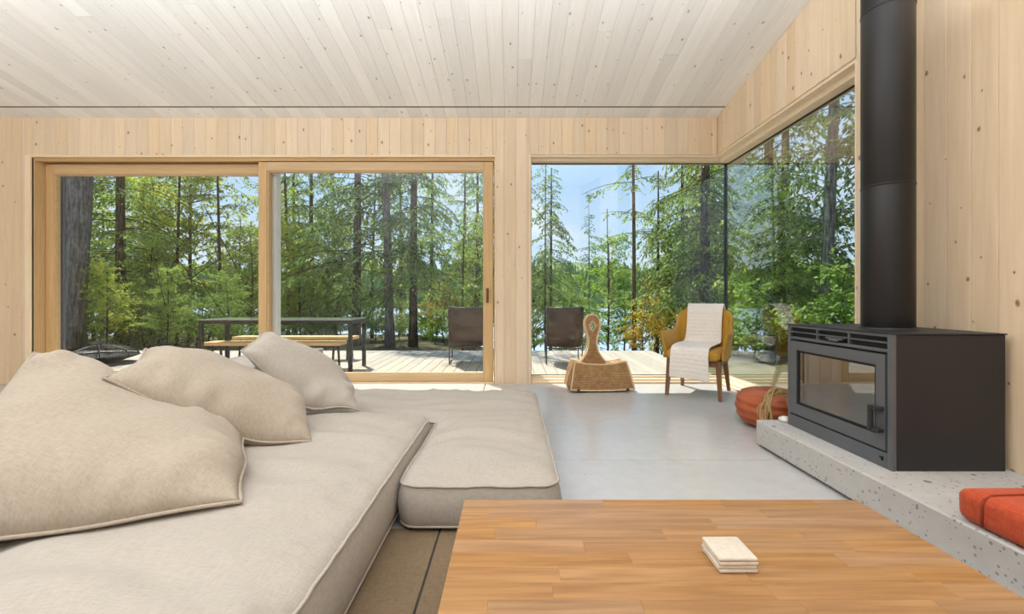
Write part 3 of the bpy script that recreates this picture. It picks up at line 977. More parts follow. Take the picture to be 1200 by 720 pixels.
# ================================================================== wood stove
sx0, sx1, sy0, sy1, sz0, sz1 = 1.620, 2.106, 1.819, 2.507, 0.158, 0.747
stove = thing('wood_stove', 'black steel wood stove with a wide glass door on the hearth', 'stove', ((sx0 + sx1) / 2, (sy0 + sy1) / 2, sz0))
def SV(m, name, mat, parent=None, smooth=False, shift=True):
    o = m.build(name, mat, parent or stove, smooth)
    if (parent is None or parent == stove): loc_(o, stove)
    return o
m = MB()
m.cbox(sx0 + 0.022, sx1, sy0, sy1, sz0, sz1 - 0.006, 0.003)
SV(m, 'body', 'stove_steel')
m = MB(); m.cbox(sx0 - 0.004, sx1 + 0.003, sy0 - 0.004, sy1 + 0.004, sz1 - 0.006, sz1, 0.0015)
SV(m, 'top_plate', 'stove_steel')
# face frame with six vent slots (recess is dark)
m = MB(); m.box(sx0 + 0.016, sx0 + 0.023, sy0 + 0.02, sy1 - 0.02, sz0 + 0.09, sz1 - 0.01)
SV(m, 'vent_recess', 'stove_black')
m = MB()
yA, yB = sy0, sy1
m.cbox(sx0, sx0 + 0.020, yA, yA + 0.024, sz0, sz1 - 0.006, 0.0015)
m.cbox(sx0, sx0 + 0.020, yB - 0.024, yB, sz0, sz1 - 0.006, 0.0015)
m.cbox(sx0, sx0 + 0.020, yA + 0.024, yB - 0.024, sz1 - 0.018, sz1 - 0.006, 0.0015)
m.cbox(sx0, sx0 + 0.020, yA + 0.024, yB - 0.024, 0.662, 0.676, 0.0015)
m.cbox(sx0, sx0 + 0.020, yA + 0.024, yB - 0.024, sz0, 0.226, 0.0015)
SV(m, 'face_frame', 'stove_face')
for q in (1, 2):
    yy = yA + 0.024 + (yB - yA - 0.048) * q / 3
    SV(MB().cbox(sx0 + 0.001, sx0 + 0.020, yy - 0.005, yy + 0.005, 0.676, sz1 - 0.018, 0.001), 'vent_bar', 'stove_face')
SV(MB().cbox(sx0 + 0.001, sx0 + 0.019, yA + 0.024, yB - 0.024, 0.700, 0.707, 0.001), 'vent_bar', 'stove_face')
m = MB(); ym = 2.145
m.cbox(sx0 - 0.006, sx0 + 0.008, ym - 0.055, ym + 0.055, 0.690, 0.698, 0.001); m.cbox(sx0 - 0.010, sx0 + 0.006, ym - 0.030, ym + 0.030, 0.682, 0.690, 0.001)
SV(m, 'air_lever', 'stove_face')
# door with frame, glass and handle
dy0, dy1, dz0, dz1 = yA + 0.030, yB - 0.030, 0.236, 0.652
gy0, gy1, gz0, gz1 = 1.896, 2.425, 0.296, 0.602
m = MB()
for (a, b, c_, d_) in ((dy0, gy0, dz0, dz1), (gy1, dy1, dz0, dz1), (gy0, gy1, dz0, gz0), (gy0, gy1, gz1, dz1)):
    m.box(sx0 - 0.004, sx0 + 0.016, a, b, c_, d_)
dr = SV(m, 'door', 'stove_face')
m = MB(); t = 0.012
for (a, b, c_, d_) in ((gy0, gy0 + t, gz0, gz1), (gy1 - t, gy1, gz0, gz1), (gy0 + t, gy1 - t, gz0, gz0 + t), (gy0 + t, gy1 - t, gz1 - t, gz1)):
    m.box(sx0 + 0.002, sx0 + 0.012, a, b, c_, d_)
m.build('gasket', 'stove_black', dr)
MB().box(sx0 + 0.006, sx0 + 0.010, gy0 + t, gy1 - t, gz0 + t, gz1 - t).build('glass', 'stove_glass', dr)
m = MB()
m.rbox(sx0 - 0.040, sx0 - 0.022, 1.882, 1.902, 0.312, 0.424, 0.005, 2)
m.cbox(sx0 - 0.036, sx0 - 0.004, 1.850, 1.902, 0.408, 0.424, 0.003)
m.cbox(sx0 - 0.036, sx0 - 0.004, 1.850, 1.902, 0.312, 0.328, 0.003)
m.build('handle', 'stove_steel', dr)
m = MB(); m.cbox(sx0 - 0.005, sx0 + 0.002, 1.862, 1.870, 0.188, 0.206, 0.001); m.cbox(sx0 - 0.005, sx0 + 0.002, 1.870, 1.878, 0.198, 0.204, 0.001)
SV(m, 'latch', 'stove_black')
# flue
flue = thing('flue_pipe', 'tall black round flue pipe rising from the stove to the ceiling', 'flue', (1.863, 2.117, sz1))
ft = ceil_z(2.2) - sz1
def flue_seg(z0, z1):
    MB().lathe([(0.1035, z0), (0.1045, z0 + 0.003), (0.1045, z1 - 0.003), (0.1035, z1)], 48).build('segment', 'flue_steel', flue, smooth=True)
for a, b in ((0.0, 0.700), (0.700, 1.570), (1.570, ft)):
    flue_seg(a, b)
for z in (0.700, 1.570):
    MB().lathe([(0.1060, z - 0.003), (0.1066, z - 0.001), (0.1066, z + 0.004), (0.1060, z + 0.006)], 48).build('joint_band', 'flue_steel', flue, smooth=True)
MB().lathe([(0.1180, 0.0), (0.1180, 0.006), (0.106, 0.008), (0.106, 0.0)], 48, cap=False).build('collar', 'stove_steel', flue, smooth=True)

# ================================================================== orange cushion on the hearth
def blob_box(name, x0, x1, y0, y1, z0, z1, r, mat, parent=None, puff=0.012, seed=0, n=10):
    bm = bmesh.new()
    bmesh.ops.create_cube(bm, size=2)
    bmesh.ops.subdivide_edges(bm, edges=list(bm.edges), cuts=n, use_grid_fill=True)
    hx, hy, hz = (x1 - x0) / 2, (y1 - y0) / 2, (z1 - z0) / 2
    c_ = Vector(((x0 + x1) / 2, (y0 + y1) / 2, (z0 + z1) / 2))
    for q in bm.verts:
        p = Vector((q.co.x * hx, q.co.y * hy, q.co.z * hz))
        core = Vector((max(-hx + r, min(hx - r, p.x)), max(-hy + r, min(hy - r, p.y)), max(-hz + r, min(hz - r, p.z))))
        d = p - core
        if d.length > 1e-9:
            p = core + d.normalized() * min(r, d.length * 1.0 if d.length < r else r)
        p += Vector((q.co.x, q.co.y, q.co.z)) * 0
        f = (1 - q.co.x ** 2) * (1 - q.co.y ** 2)
        if q.co.z > 0: p.z += puff * f
        p += Vector((nz(p.x, p.y, seed, 8), nz(p.y, p.z, seed + 2, 8), 0)) * 0.003
        q.co = p + c_
    me = bpy.data.meshes.new(name); bm.to_mesh(me); bm.free()
    me.materials.append(MATS[mat]); me.polygons.foreach_set('use_smooth', [True] * len(me.polygons))
    return link(name, me, parent)
cush = thing('seat_cushion', 'thick orange boucle cushion lying on the concrete hearth', 'cushion', (1.80, 1.1, 0.158))
o = blob_box('cushion_body', 1.490, 2.10, 0.62, 1.442, 0.159, 0.270, 0.034, 'boucle_orange', cush, 0.004, 2, 24); loc_(o, cush)
# stitched seam that sets off the end band
a_, b_, c_, d_ = 1.4885, 2.1015, 0.165, 0.2725
sp_ = [(a_, 1.352, 0.172), (a_, 1.352, 0.236), (a_ + 0.009, 1.352, 0.260), (a_ + 0.034, 1.353, d_ - 0.001), (1.62, 1.356, d_ + 0.0005), (1.80, 1.358, d_ + 0.001), (2.07, 1.358, d_ - 0.001)]
o = MB().tube(sp_, 0.0042, 6).build('seam', 'seam_orange', cush, smooth=True); loc_(o, cush)

# ================================================================== leather pouf with a vine wreath
pouf = thing('pouf', 'round pleated rust leather pouf on the floor beyond the hearth', 'pouf', (1.835, 3.00, 0))
R0 = 0.235
prof = []
for i in range(41):
    t = i / 40
    a = -PI / 2 + PI * t
    r = R0 * max(0.0, math.cos(a)) ** 0.34
    z = 0.128 + 0.122 * math.sin(a)
    r += 0.0055 * math.sin(t * PI * 13) * math.sin(PI * t)
    prof.append((max(r, 0.002), z))
m = MB()
n = 72
for (r, z) in prof:
    for j_ in range(n):
        a = 2 * PI * j_ / n
        rr_ = r * (1 + 0.010 * math.sin(a * 12 + z * 22) + 0.02 * mnoise.noise(Vector((math.cos(a) * 2, math.sin(a) * 2, z * 9))))
        m.v.append((rr_ * math.cos(a), rr_ * math.sin(a), z + 0.006 * mnoise.noise(Vector((math.cos(a) * 1.5, math.sin(a) * 1.5, 3 + z * 6)))))
for i in range(40):
    for j_ in range(n):
        m.f.append((i * n + j_, i * n + (j_ + 1) % n, (i + 1) * n + (j_ + 1) % n, (i + 1) * n + j_))
m.f.append(tuple(range(n))[::-1]); m.f.append(tuple(40 * n + j_ for j_ in range(n)))
m.build('leather_cover', 'pouf_leather', pouf, smooth=True)
MB().lathe([(0.030, 0.249), (0.030, 0.254), (0.020, 0.258), (0.002, 0.258)], 20).build('button', 'pouf_leather', pouf, smooth=True)

wr_ = thing('vine_wreath', 'tangled wreath of pale dry vines propped between pouf and stove', 'wreath', (1.672, 2.668, 0.0))
rr = random.Random(7)
for q in range(12):
    pts = []
    ax, az = rr.uniform(0.075, 0.105), rr.uniform(0.135, 0.155)
    ph, tw = rr.uniform(0, 6.28), rr.choice((2, 3, 3, 4))
    yaw, roll = rr.uniform(-0.30, 0.30), rr.uniform(-0.5, 0.5)
    for i in range(40):
        a = 2 * PI * i / 40
        w_ = 0.016 * math.sin(a * tw + ph)
        w2_ = 0.014 * math.cos(a * (tw + 1) + ph * 2)
        qx = (ax + w_) * math.cos(a); pz = (az + w2_) * math.sin(a)
        qx, pz = qx * math.cos(roll) - 0.55 * pz * math.sin(roll), pz * math.cos(roll) + qx * math.sin(roll)
        px = qx
        # the hoop leans back on the pouf
        pts.append((px, 0.012 * math.sin(a * 2 + ph) + 0.16 * pz + qx * math.sin(yaw), max(0.008, 0.170 + pz) + 0.0))
    MB().tube(pts, rr.uniform(0.0035, 0.0060), 6, closed=True).build('vine_strand', 'vine', wr_, smooth=True)
tagged = MB().lathe([(0.002, 0.0), (0.030, 0.002), (0.036, 0.012), (0.033, 0.022), (0.018, 0.031), (0.002, 0.033)], 24).build('white_stone', 'white_ceramic', None, True, (1.632, 2.55, 0.158))
tag(tagged, 'small rounded white stone on the hearth beside the stove', 'stone')

# ================================================================== armchair
TH = math.radians(-35)
chair = thing('armchair', 'mustard tub armchair on tapered brown wooden legs by the corner window', 'armchair', (1.755, 4.015, 0), TH)
def tapered_leg(tx, ty, tz, bx, by, r0, r1):
    m = MB()
    a, b = r0, r1
    vs = [(tx - a, ty - a, tz), (tx + a, ty - a, tz), (tx + a, ty + a, tz), (tx - a, ty + a, tz), (bx - b, by - b, 0), (bx + b, by - b, 0), (bx + b, by + b, 0), (bx - b, by + b, 0)]
    m.add(vs, [(0, 1, 2, 3), (7, 6, 5, 4), (4, 5, 1, 0), (5, 6, 2, 1), (6, 7, 3, 2), (7, 4, 0, 3)])
    return m
for (tx, ty, bx_, by_) in ((-0.205, -0.215, -0.225, -0.245), (0.205, -0.215, 0.225, -0.245), (-0.19, 0.20, -0.215, 0.30), (0.19, 0.20, 0.215, 0.30)):
    tapered_leg(tx, ty, 0.345, bx_, by_, 0.022, 0.014).build('leg', 'walnut_leg', chair)
m = MB()
m.cbox(-0.215, 0.215, -0.235, -0.205, 0.29, 0.345, 0.003); m.cbox(-0.205, 0.205, 0.185, 0.215, 0.29, 0.345, 0.003)
m.cbox(-0.22, -0.19, -0.205, 0.19, 0.29, 0.345, 0.003); m.cbox(0.19, 0.22, -0.205, 0.19, 0.29, 0.345, 0.003)
m.build('seat_frame', 'walnut_leg', chair)
blob_box('seat', -0.225, 0.225, -0.285, 0.215, 0.340, 0.430, 0.038, 'mustard', chair, 0.014, 4, 14)
# tub shell: a U in plan, low arms rising to the back
m = MB()
NT, NH = 64, 12
def U_plan(t):
    """t -1..1 along the U from the front of one arm round the back to the other"""
    a = abs(t); s = 1 if t > 0 else -1
    if a < 0.40:      # back, slightly bowed
        u = a / 0.40
        return Vector((s * 0.165 * u, 0.275 - 0.030 * u * u, 0)), Vector((s * 0.22 * u, 1, 0)).normalized()
    if a < 0.58:      # corner
        u = (a - 0.40) / 0.18
        th_ = u * PI / 2
        return Vector((s * (0.165 + 0.070 * math.sin(th_)), 0.245 - 0.100 * (1 - math.cos(th_)), 0)), Vector((s * math.sin(th_), math.cos(th_), 0)).lerp(Vector((s, 0.2, 0)), u).normalized()
    u = (a - 0.58) / 0.42
    return Vector((s * (0.235 + 0.012 * u), 0.145 - 0.385 * u, 0)), Vector((s, 0, 0))
def U_top(t):
    a = abs(t)
    back = 0.812 - 0.020 * (a / 0.40) ** 2
    arm = 0.600 + 0.012 * math.cos(a * 4)
    u = min(1, max(0, (a - 0.40) / 0.17)); u = u * u * (3 - 2 * u)
    return back * (1 - u) + arm * u
vin = []; vout = []
for i in range(NT + 1):
    t = -1 + 2 * i / NT
    p, nr_ = U_plan(t)
    zt = U_top(t)
    a = abs(t)
    zb_ = 0.345
    ci = []; co_ = []
    for jx in range(NH + 1):
        q = jx / NH
        z = zb_ + (zt - zb_) * q
        lean = 0.085 * max(0, (z - 0.40)) / 0.42 * (1 if a < 0.5 else 0.55) + (0.022 * q ** 3 if a > 0.6 else 0)
        th_ = 0.046 * (1 - 0.30 * q)
        rnd_ = math.sqrt(max(0.0, 1 - max(0, (q - 0.90) / 0.10) ** 2))
        fr = 1.0
        if a > 0.93: fr = math.sqrt(max(0.02, 1 - ((a - 0.93) / 0.07) ** 2))
        mid = p + nr_ * lean
        ci.append(tuple(mid - nr_ * th_ * 0.5 * rnd_ * fr + Vector((0, 0, z)))); co_.append(tuple(mid + nr_ * th_ * 0.5 * rnd_ * fr + Vector((0, 0, z))))
    vin.append(ci); vout.append(co_)
W = NH + 1
for col in vin + vout: m.v += col
off = (NT + 1) * W
for i in range(NT):
    for jx in range(NH):
        m.f.append((i * W + jx, (i + 1) * W + jx, (i + 1) * W + jx + 1, i * W + jx + 1))
        m.f.append((off + i * W + jx, off + i * W + jx + 1, off + (i + 1) * W + jx + 1, off + (i + 1) * W + jx))
    m.f.append((i * W + NH, (i + 1) * W + NH, off + (i + 1) * W + NH, off + i * W + NH))
    m.f.append((i * W, off + i * W, off + (i + 1) * W, (i + 1) * W))
for jx in range(NH):
    for i in (0, NT):
        m.f.append((i * W + jx, i * W + jx + 1, off + i * W + jx + 1, off + i * W + jx))
m.build('shell', 'mustard', chair, smooth=True)

# quilted throw over the chair
throw = thing('throw_blanket', 'white quilted throw draped over the mustard armchair', 'blanket', (1.755, 4.015, 0), TH)
path = [(0.385, 0.56), (0.400, 0.70), (0.392, 0.79), (0.368, 0.828), (0.335, 0.836), (0.306, 0.812), (0.282, 0.76), (0.258, 0.66), (0.235, 0.56), (0.215, 0.490), (0.185, 0.462), (0.12, 0.458), (0.0, 0.460), (-0.12, 0.460),
        (-0.22, 0.456), (-0.270, 0.448), (-0.297, 0.425), (-0.306, 0.38), (-0.308, 0.28), (-0.305, 0.185)]
# resample
pp = [Vector((0, a, b)) for a, b in path]
ln = [0]
for a, b in zip(pp[:-1], pp[1:]): ln.append(ln[-1] + (b - a).length)
NS = 150
def at_len(s):
    for i in range(len(pp) - 1):
        if s <= ln[i + 1] + 1e-9:
            return pp[i].lerp(pp[i + 1], (s - ln[i]) / (ln[i + 1] - ln[i]))
    return pp[-1]
sm = [at_len(ln[-1] * i / NS) for i in range(NS + 1)]
for _ in range(4):
    sm = [sm[0]] + [(sm[i - 1] + sm[i] * 2 + sm[i + 1]) / 4 for i in range(1, NS)] + [sm[-1]]
NWW = 60
m = MB()
faces_top = []
for side in (0, 1):
    for i in range(NS + 1):
        t = (sm[min(NS, i + 1)] - sm[max(0, i - 1)]).normalized()
        nrm = Vector((0, t.z, -t.y))     # outward: up on the seat, forward on the back
        if nrm.length == 0: nrm = Vector((0, 0, 1))
        if i / NS > 0.25 and (nrm.z < -0.2 or nrm.y > 0.2): nrm = -nrm
        s_len = ln[-1] * i / NS
        f = max(0, min(1, (i / NS - 0.42) / 0.18)); f = f * f * (3 - 2 * f)
        shift = 0.0 - 0.018 * f
        hw = 0.165 + 0.006 * math.sin(s_len * 9)
        for jx in range(NWW + 1):
            u = -1 + 2 * jx / NWW
            xx = shift + hw * u
            # quilting: offset pockets like brickwork
            row = s_len / 0.036
            ri = math.floor(row)
            colp = (xx - shift) / 0.060 + (0.5 if ri % 2 else 0.0)
            qh = 0.0065 * (abs(math.sin(PI * row)) ** 0.5) * (0.55 + 0.45 * abs(math.sin(PI * colp)) ** 0.5)
            base_ = sm[i] + nrm * ((qh + 0.004) if side == 0 else 0.0)
            drop = 0.0
            if i / NS > 0.80: drop = -0.020 * max(0, u) * (i / NS - 0.8) / 0.2
            m.v.append((xx, base_.y + 0.006 * mnoise.noise(Vector((xx * 6, s_len * 4, 2))), base_.z + drop))
off = (NS + 1) * (NWW + 1); W = NWW + 1
for i in range(NS):
    for jx in range(NWW):
        m.f.append((i * W + jx, i * W + jx + 1, (i + 1) * W + jx + 1, (i + 1) * W + jx))
        m.f.append((off + i * W + jx, off + (i + 1) * W + jx, off + (i + 1) * W + jx + 1, off + i * W + jx + 1))
    for jx in (0, NWW):
        m.f.append((i * W + jx, (i + 1) * W + jx, off + (i + 1) * W + jx, off + i * W + jx))
for jx in range(NWW):
    for i in (0, NS):
        m.f.append((i * W + jx, off + i * W + jx, off + i * W + jx + 1, i * W + jx + 1))
m.build('quilt', 'throw_white', throw, smooth=True)

# ================================================================== woven rocker
rk = thing('rocking_seat', 'woven rush rocking seat with a tall looped handle on the concrete floor', 'rocker', (0.848, 4.20, 0), 0.06)
# body: woven skirt, wider at the floor, saddle-shaped on top
m = MB()
NXr, NZr = 28, 12
def skirt(u, v, side):
    """u -1..1 along the width, v 0..1 up; side -1 front, +1 back"""
    hw = 0.305 * (1 - v) + 0.250 * v + 0.01 * v * (1 - v)
    ztop = 0.252 + 0.030 * u * u
    zb_ = 0.030 - 0.010 * (1 - u * u)
    dep = (0.165 * (1 - v) + 0.095 * v) + 0.015 * math.sin(PI * v)
    return (u * hw, side * dep, zb_ + (ztop - zb_) * v)
idx = {}
for side in (-1, 1):
    for i in range(NXr + 1):
        for jx in range(NZr + 1):
            m.v.append(skirt(-1 + 2 * i / NXr, jx / NZr, side)); idx[(side, i, jx)] = len(m.v) - 1
for side in (-1, 1):
    for i in range(NXr):
        for jx in range(NZr):
            m.f.append((idx[(side, i, jx)], idx[(side, i + 1, jx)], idx[(side, i + 1, jx + 1)], idx[(side, i, jx + 1)]))
for i in range(NXr):
    m.f.append((idx[(-1, i, NZr)], idx[(-1, i + 1, NZr)], idx[(1, i + 1, NZr)], idx[(1, i, NZr)]))
    m.f.append((idx[(-1, i, 0)], idx[(1, i, 0)], idx[(1, i + 1, 0)], idx[(-1, i + 1, 0)]))
for i in (0, NXr):
    for jx in range(NZr):
        m.f.append((idx[(-1, i, jx)], idx[(-1, i, jx + 1)], idx[(1, i, jx + 1)], idx[(1, i, jx)]))
body = m.build('woven_body', 'woven_rush', rk)
smooth_angle(body, 40)
# rope edging round both faces
for side in (-1, 1):
    pts = [skirt(-1 + 2 * i / NXr, 0, side) for i in range(NXr + 1)] + [skirt(1, jx / NZr, side) for jx in range(1, NZr + 1)] + [skirt(1 - 2 * i / NXr, 1, side) for i in range(1, NXr + 1)] + [skirt(-1, 1 - jx / NZr, side) for jx in range(1, NZr)]
    MB().tube(pts, 0.0085, 6, closed=True).build('rope_edge', 'rush_rope', body, smooth=True)
# handle: lollipop loop on a flared neck
hx_c = -0.045
def hw_(z):
    pts = [(0.20, 0.165), (0.25, 0.140), (0.30, 0.095), (0.36, 0.058), (0.42, 0.042), (0.48, 0.040), (0.53, 0.050), (0.58, 0.068), (0.63, 0.078), (0.67, 0.074), (0.70, 0.060), (0.72, 0.038), (0.730, 0.0)]
    for (a, b), (c_, d_) in zip(pts[:-1], pts[1:]):
        if a <= z <= c_:
            t = (z - a) / (c_ - a); return b + (d_ - b) * (t if c_ < 0.725 else 1 - math.sqrt(max(0, 1 - t * t)))
    return 0.0
def hole_w(z):
    t = (z - 0.615) / 0.050
    return 0.030 * max(0.0, 1 - abs(t) ** 1.3) if abs(t) < 1 else 0.0
m = MB()
zz = sorted(set([0.20 + 0.53 * i / 70 for i in range(71)] + [0.565, 0.615, 0.665]))
th_ = 0.026
def quad_strip(za, zb_, f0a, f1a, f0b, f1b, yoff):
    """solid slice between two x-ranges"""
    vs = [(hx_c + f0a, -th_ + yoff(za), za), (hx_c + f1a, -th_ + yoff(za), za), (hx_c + f1a, th_ + yoff(za), za), (hx_c + f0a, th_ + yoff(za), za),
          (hx_c + f0b, -th_ + yoff(zb_), zb_), (hx_c + f1b, -th_ + yoff(zb_), zb_), (hx_c + f1b, th_ + yoff(zb_), zb_), (hx_c + f0b, th_ + yoff(zb_), zb_)]
    m.add(vs, [(0, 1, 5, 4), (2, 3, 7, 6), (1, 2, 6, 5), (3, 0, 4, 7)])
yo_ = lambda z: 0.045 + 0.06 * (z - 0.2)
for a, b in zip(zz[:-1], zz[1:]):
    ha, hb2, oa, ob = hw_(a), hw_(b), hole_w(a), hole_w(b)
    if oa > 0 or ob > 0:
        quad_strip(a, b, -ha, -oa, -hb2, -ob, yo_); quad_strip(a, b, oa, ha, ob, hb2, yo_)
    else:
        quad_strip(a, b, -ha, ha, -hb2, hb2, yo_)
hd = m.build('handle', 'woven_rush', rk)
for yy in (-th_, th_):
    pts = [(hx_c - hw_(z), yy + yo_(z), z) for z in zz] + [(hx_c + hw_(z), yy + yo_(z), z) for z in zz[::-1][1:]]
    MB().tube(pts, 0.0075, 6).build('rope_edge', 'rush_rope', hd, smooth=True)
hz = [0.566 + 0.098 * i / 20 for i in range(21)]
pts = [(hx_c - hole_w(z), -th_ + yo_(z), z) for z in hz] + [(hx_c + hole_w(z), -th_ + yo_(z), z) for z in hz[::-1]]
MB().tube(pts, 0.005, 6, closed=True).build('rope_edge', 'rush_rope', hd, smooth=True)
# runners
for sx in (-0.235, 0.235):
    pts = [(sx, -0.20 + 0.40 * i / 12, 0.012 + 0.022 * ((i - 6) / 6) ** 2) for i in range(13)]
    MB().tube(pts, 0.012, 8).build('runner', 'runner_wood', rk, smooth=True)

# ================================================================== deck furniture
def sling_chair(label, x, y, rz):
    r = thing('sling_chair', label, 'chair', (x, y, DZ), rz, 'leather sling chairs on the deck')
    # two bent rod side frames, seen from behind: the back is near the house (-y)
    for s in (-1, 1):
        X_ = s * 0.245
        pts = [(X_, -0.33, 0.80), (X_, -0.26, 0.52), (X_, -0.21, 0.24), (X_, -0.20, 0.05), (X_, -0.17, 0.012), (X_ + s * 0.005, 0.0, 0.010), (X_, 0.22, 0.012), (X_, 0.26, 0.05), (X_, 0.27, 0.30), (X_, 0.31, 0.38)]
        MB().tube(pts, 0.0085, 8).build('side_frame', 'rod_metal', r, smooth=True)
    for (yy, z) in ((-0.33, 0.80), (0.31, 0.38), (-0.20, 0.235)):
        MB().tube([(-0.245, yy, z), (0.245, yy, z)], 0.0085, 8).build('cross_rod', 'rod_metal', r, smooth=True)
    # leather sling: hangs from the top rod to a low belly and up to the front rod
    prof = [(-0.335, 0.812), (-0.31, 0.70), (-0.28, 0.55), (-0.25, 0.42), (-0.21, 0.32), (-0.14, 0.255), (-0.04, 0.245), (0.08, 0.275), (0.20, 0.325), (0.315, 0.392)]
    m = MB(); NU = 12
    for sd in (0, 1):
        for (a, b) in prof:
            for i in range(NU + 1):
                u = -1 + 2 * i / NU
                m.v.append((u * 0.238, a + (0.006 if sd else 0) + 0.010 * (1 - u * u), b + (0.006 if sd else 0) - 0.012 * (1 - u * u) + 0.004 * mnoise.noise(Vector((u * 3, a * 9, x)))))
    W_ = NU + 1; off_ = len(prof) * W_
    for i in range(len(prof) - 1):
        for j_ in range(NU):
            m.f.append((i * W_ + j_, i * W_ + j_ + 1, (i + 1) * W_ + j_ + 1, (i + 1) * W_ + j_))
            m.f.append((off_ + i * W_ + j_, off_ + (i + 1) * W_ + j_, off_ + (i + 1) * W_ + j_ + 1, off_ + i * W_ + j_ + 1))
        for j_ in (0, NU):
            m.f.append((i * W_ + j_, (i + 1) * W_ + j_, off_ + (i + 1) * W_ + j_, off_ + i * W_ + j_))
    for i in (0, len(prof) - 1):
        for j_ in range(NU):
            m.f.append((i * W_ + j_, off_ + i * W_ + j_, off_ + i * W_ + j_ + 1, i * W_ + j_ + 1))
    m.build('leather_sling', 'sling_leather', r, smooth=True)
    return r
sling_chair('dark leather sling chair on the deck behind the sliding door', -0.645, 6.20, 0.05)
sling_chair('dark leather sling chair on the deck behind the woven rocker', 0.735, 6.12, -0.04)

ot = thing('deck_table', 'long black metal table with a pale glass top on the deck', 'table', (-2.985, 5.64, DZ))
L2, D2, H2 = 0.965, 0.27, 0.665
MB().cbox(-L2, L2, -D2, D2, H2 - 0.012, H2, 0.002).build('top', 'table_glass_top', ot)
m = MB()
m.cbox(-L2, L2, -D2, -D2 + 0.035, H2 - 0.058, H2 - 0.012, 0.002); m.cbox(-L2, L2, D2 - 0.035, D2, H2 - 0.058, H2 - 0.012, 0.002)
m.cbox(-L2, -L2 + 0.035, -D2 + 0.035, D2 - 0.035, H2 - 0.058, H2 - 0.012, 0.002); m.cbox(L2 - 0.035, L2, -D2 + 0.035, D2 - 0.035, H2 - 0.058, H2 - 0.012, 0.002)
m.build('frame', 'black_metal', ot)
for sx in (-1, 1):
    for sy in (-1, 1):
        MB().cbox(sx * (L2 - 0.0225) - 0.0225, sx * (L2 - 0.0225) + 0.0225, sy * (D2 - 0.0225) - 0.0225, sy * (D2 - 0.0225) + 0.0225, 0, H2 - 0.058, 0.003).build('leg', 'black_metal', ot)
def bench(label, x0, x1, y, z):
    r = thing('bench', label, 'bench', ((x0 + x1) / 2, y, DZ), 0, 'wooden benches at the deck table')
    hl = (x1 - x0) / 2
    for q in (-1, 1):
        MB().cbox(-hl, hl, q * 0.066 - 0.062, q * 0.066 + 0.062, z - 0.045, z, 0.004).build('seat_plank', 'bench_wood', r)
    for s in (-1, 1):
        m = MB()
        X_ = s * (hl - 0.10)
        m.tube([(X_, -0.07, z - 0.045), (X_, -0.11, 0.012)], 0.016, 6)
        m.tube([(X_, 0.07, z - 0.045), (X_, 0.11, 0.012)], 0.016, 6)
        m.tube([(X_, -0.11, 0.012), (X_, 0.11, 0.012)], 0.012, 6)
        m.build('trestle', 'black_metal', r)
    return r
bench('light wooden bench pushed under the black deck table', -4.06, -2.26, 5.72, 0.352)
bench('light wooden bench on the far side of the black deck table', -4.20, -2.38, 6.52, 0.352)

# fire bowl with a mesh dome
fb = thing('fire_bowl', 'black fire bowl under a domed mesh screen at the deck edge', 'fire pit', (-5.86, 6.05, DZ))
m = MB(); m.lathe([(0.16, 0.0), (0.20, 0.02), (0.36, 0.075), (0.445, 0.105), (0.455, 0.112), (0.44, 0.112), (0.35, 0.088), (0.02, 0.06)], 40)
m.build('bowl', 'fire_iron', fb, smooth=True)
dome = None
m = MB()
def dome_pt(a, t): return (0.435 * math.cos(t) * math.cos(a), 0.435 * math.cos(t) * math.sin(a), 0.112 + 0.150 * math.sin(t))
for q in range(8):
    a = 2 * PI * q / 8
    m.tube([dome_pt(a, PI / 2 * i / 10) for i in range(11)], 0.007, 5)
m.tube([dome_pt(2 * PI * i / 40, 0.02) for i in range(40)], 0.008, 5, closed=True)
m.build('dome_rib', 'fire_iron', fb)
m = MB()
for q in range(64):
    a = 2 * PI * q / 64
    m.tube([dome_pt(a, PI / 2 * i / 8) for i in range(9)], 0.0022, 3)
for q in range(1, 16):
    t = PI / 2 * q / 16
    m.tube([dome_pt(2 * PI * i / 32, t) for i in range(32)], 0.0022, 3, closed=True)
mesh_ = m.build('screen_mesh', 'fire_iron', fb); mesh_['kind'] = 'stuff'
MB().tube([(-0.04, 0, 0.262), (-0.03, 0, 0.285), (0.03, 0, 0.285), (0.04, 0, 0.262)], 0.006, 6).build('lid_handle', 'fire_iron', fb)

# ================================================================== forest
def quad_mesh(name, cen, dr, nrm, ln_, wd, mat):
    """many diamond leaves at once (numpy)"""
    dr = dr / np.linalg.norm(dr, axis=1)[:, None]
    side = np.cross(nrm, dr); side /= (np.linalg.norm(side, axis=1)[:, None] + 1e-9)
    up = np.cross(dr, side)
    n = len(cen)
    l = ln_[:, None]; w_ = wd[:, None]
    P = np.empty((n, 4, 3), dtype=np.float32)
    P[:, 0] = cen
    P[:, 1] = cen + dr * l * 0.45 + side * w_ * 0.5 + up * l * 0.06
    P[:, 2] = cen + dr * l - up * l * 0.08
    P[:, 3] = cen + dr * l * 0.45 - side * w_ * 0.5 + up * l * 0.06
    me = bpy.data.meshes.new(name)
    me.vertices.add(n * 4); me.vertices.foreach_set('co', P.reshape(-1))
    me.loops.add(n * 4); me.loops.foreach_set('vertex_index', np.arange(n * 4, dtype=np.int32))
    me.polygons.add(n); me.polygons.foreach_set('loop_start', np.arange(0, n * 4, 4, dtype=np.int32)); me.polygons.foreach_set('loop_total', np.full(n, 4, dtype=np.int32))
    me.materials.append(MATS[mat])
    me.update(calc_edges=True)
    return me

def rot2(v, a):
    c_, s_ = math.cos(a), math.sin(a)
    return np.array([v[0] * c_ - v[1] * s_, v[0] * s_ + v[1] * c_, v[2]])

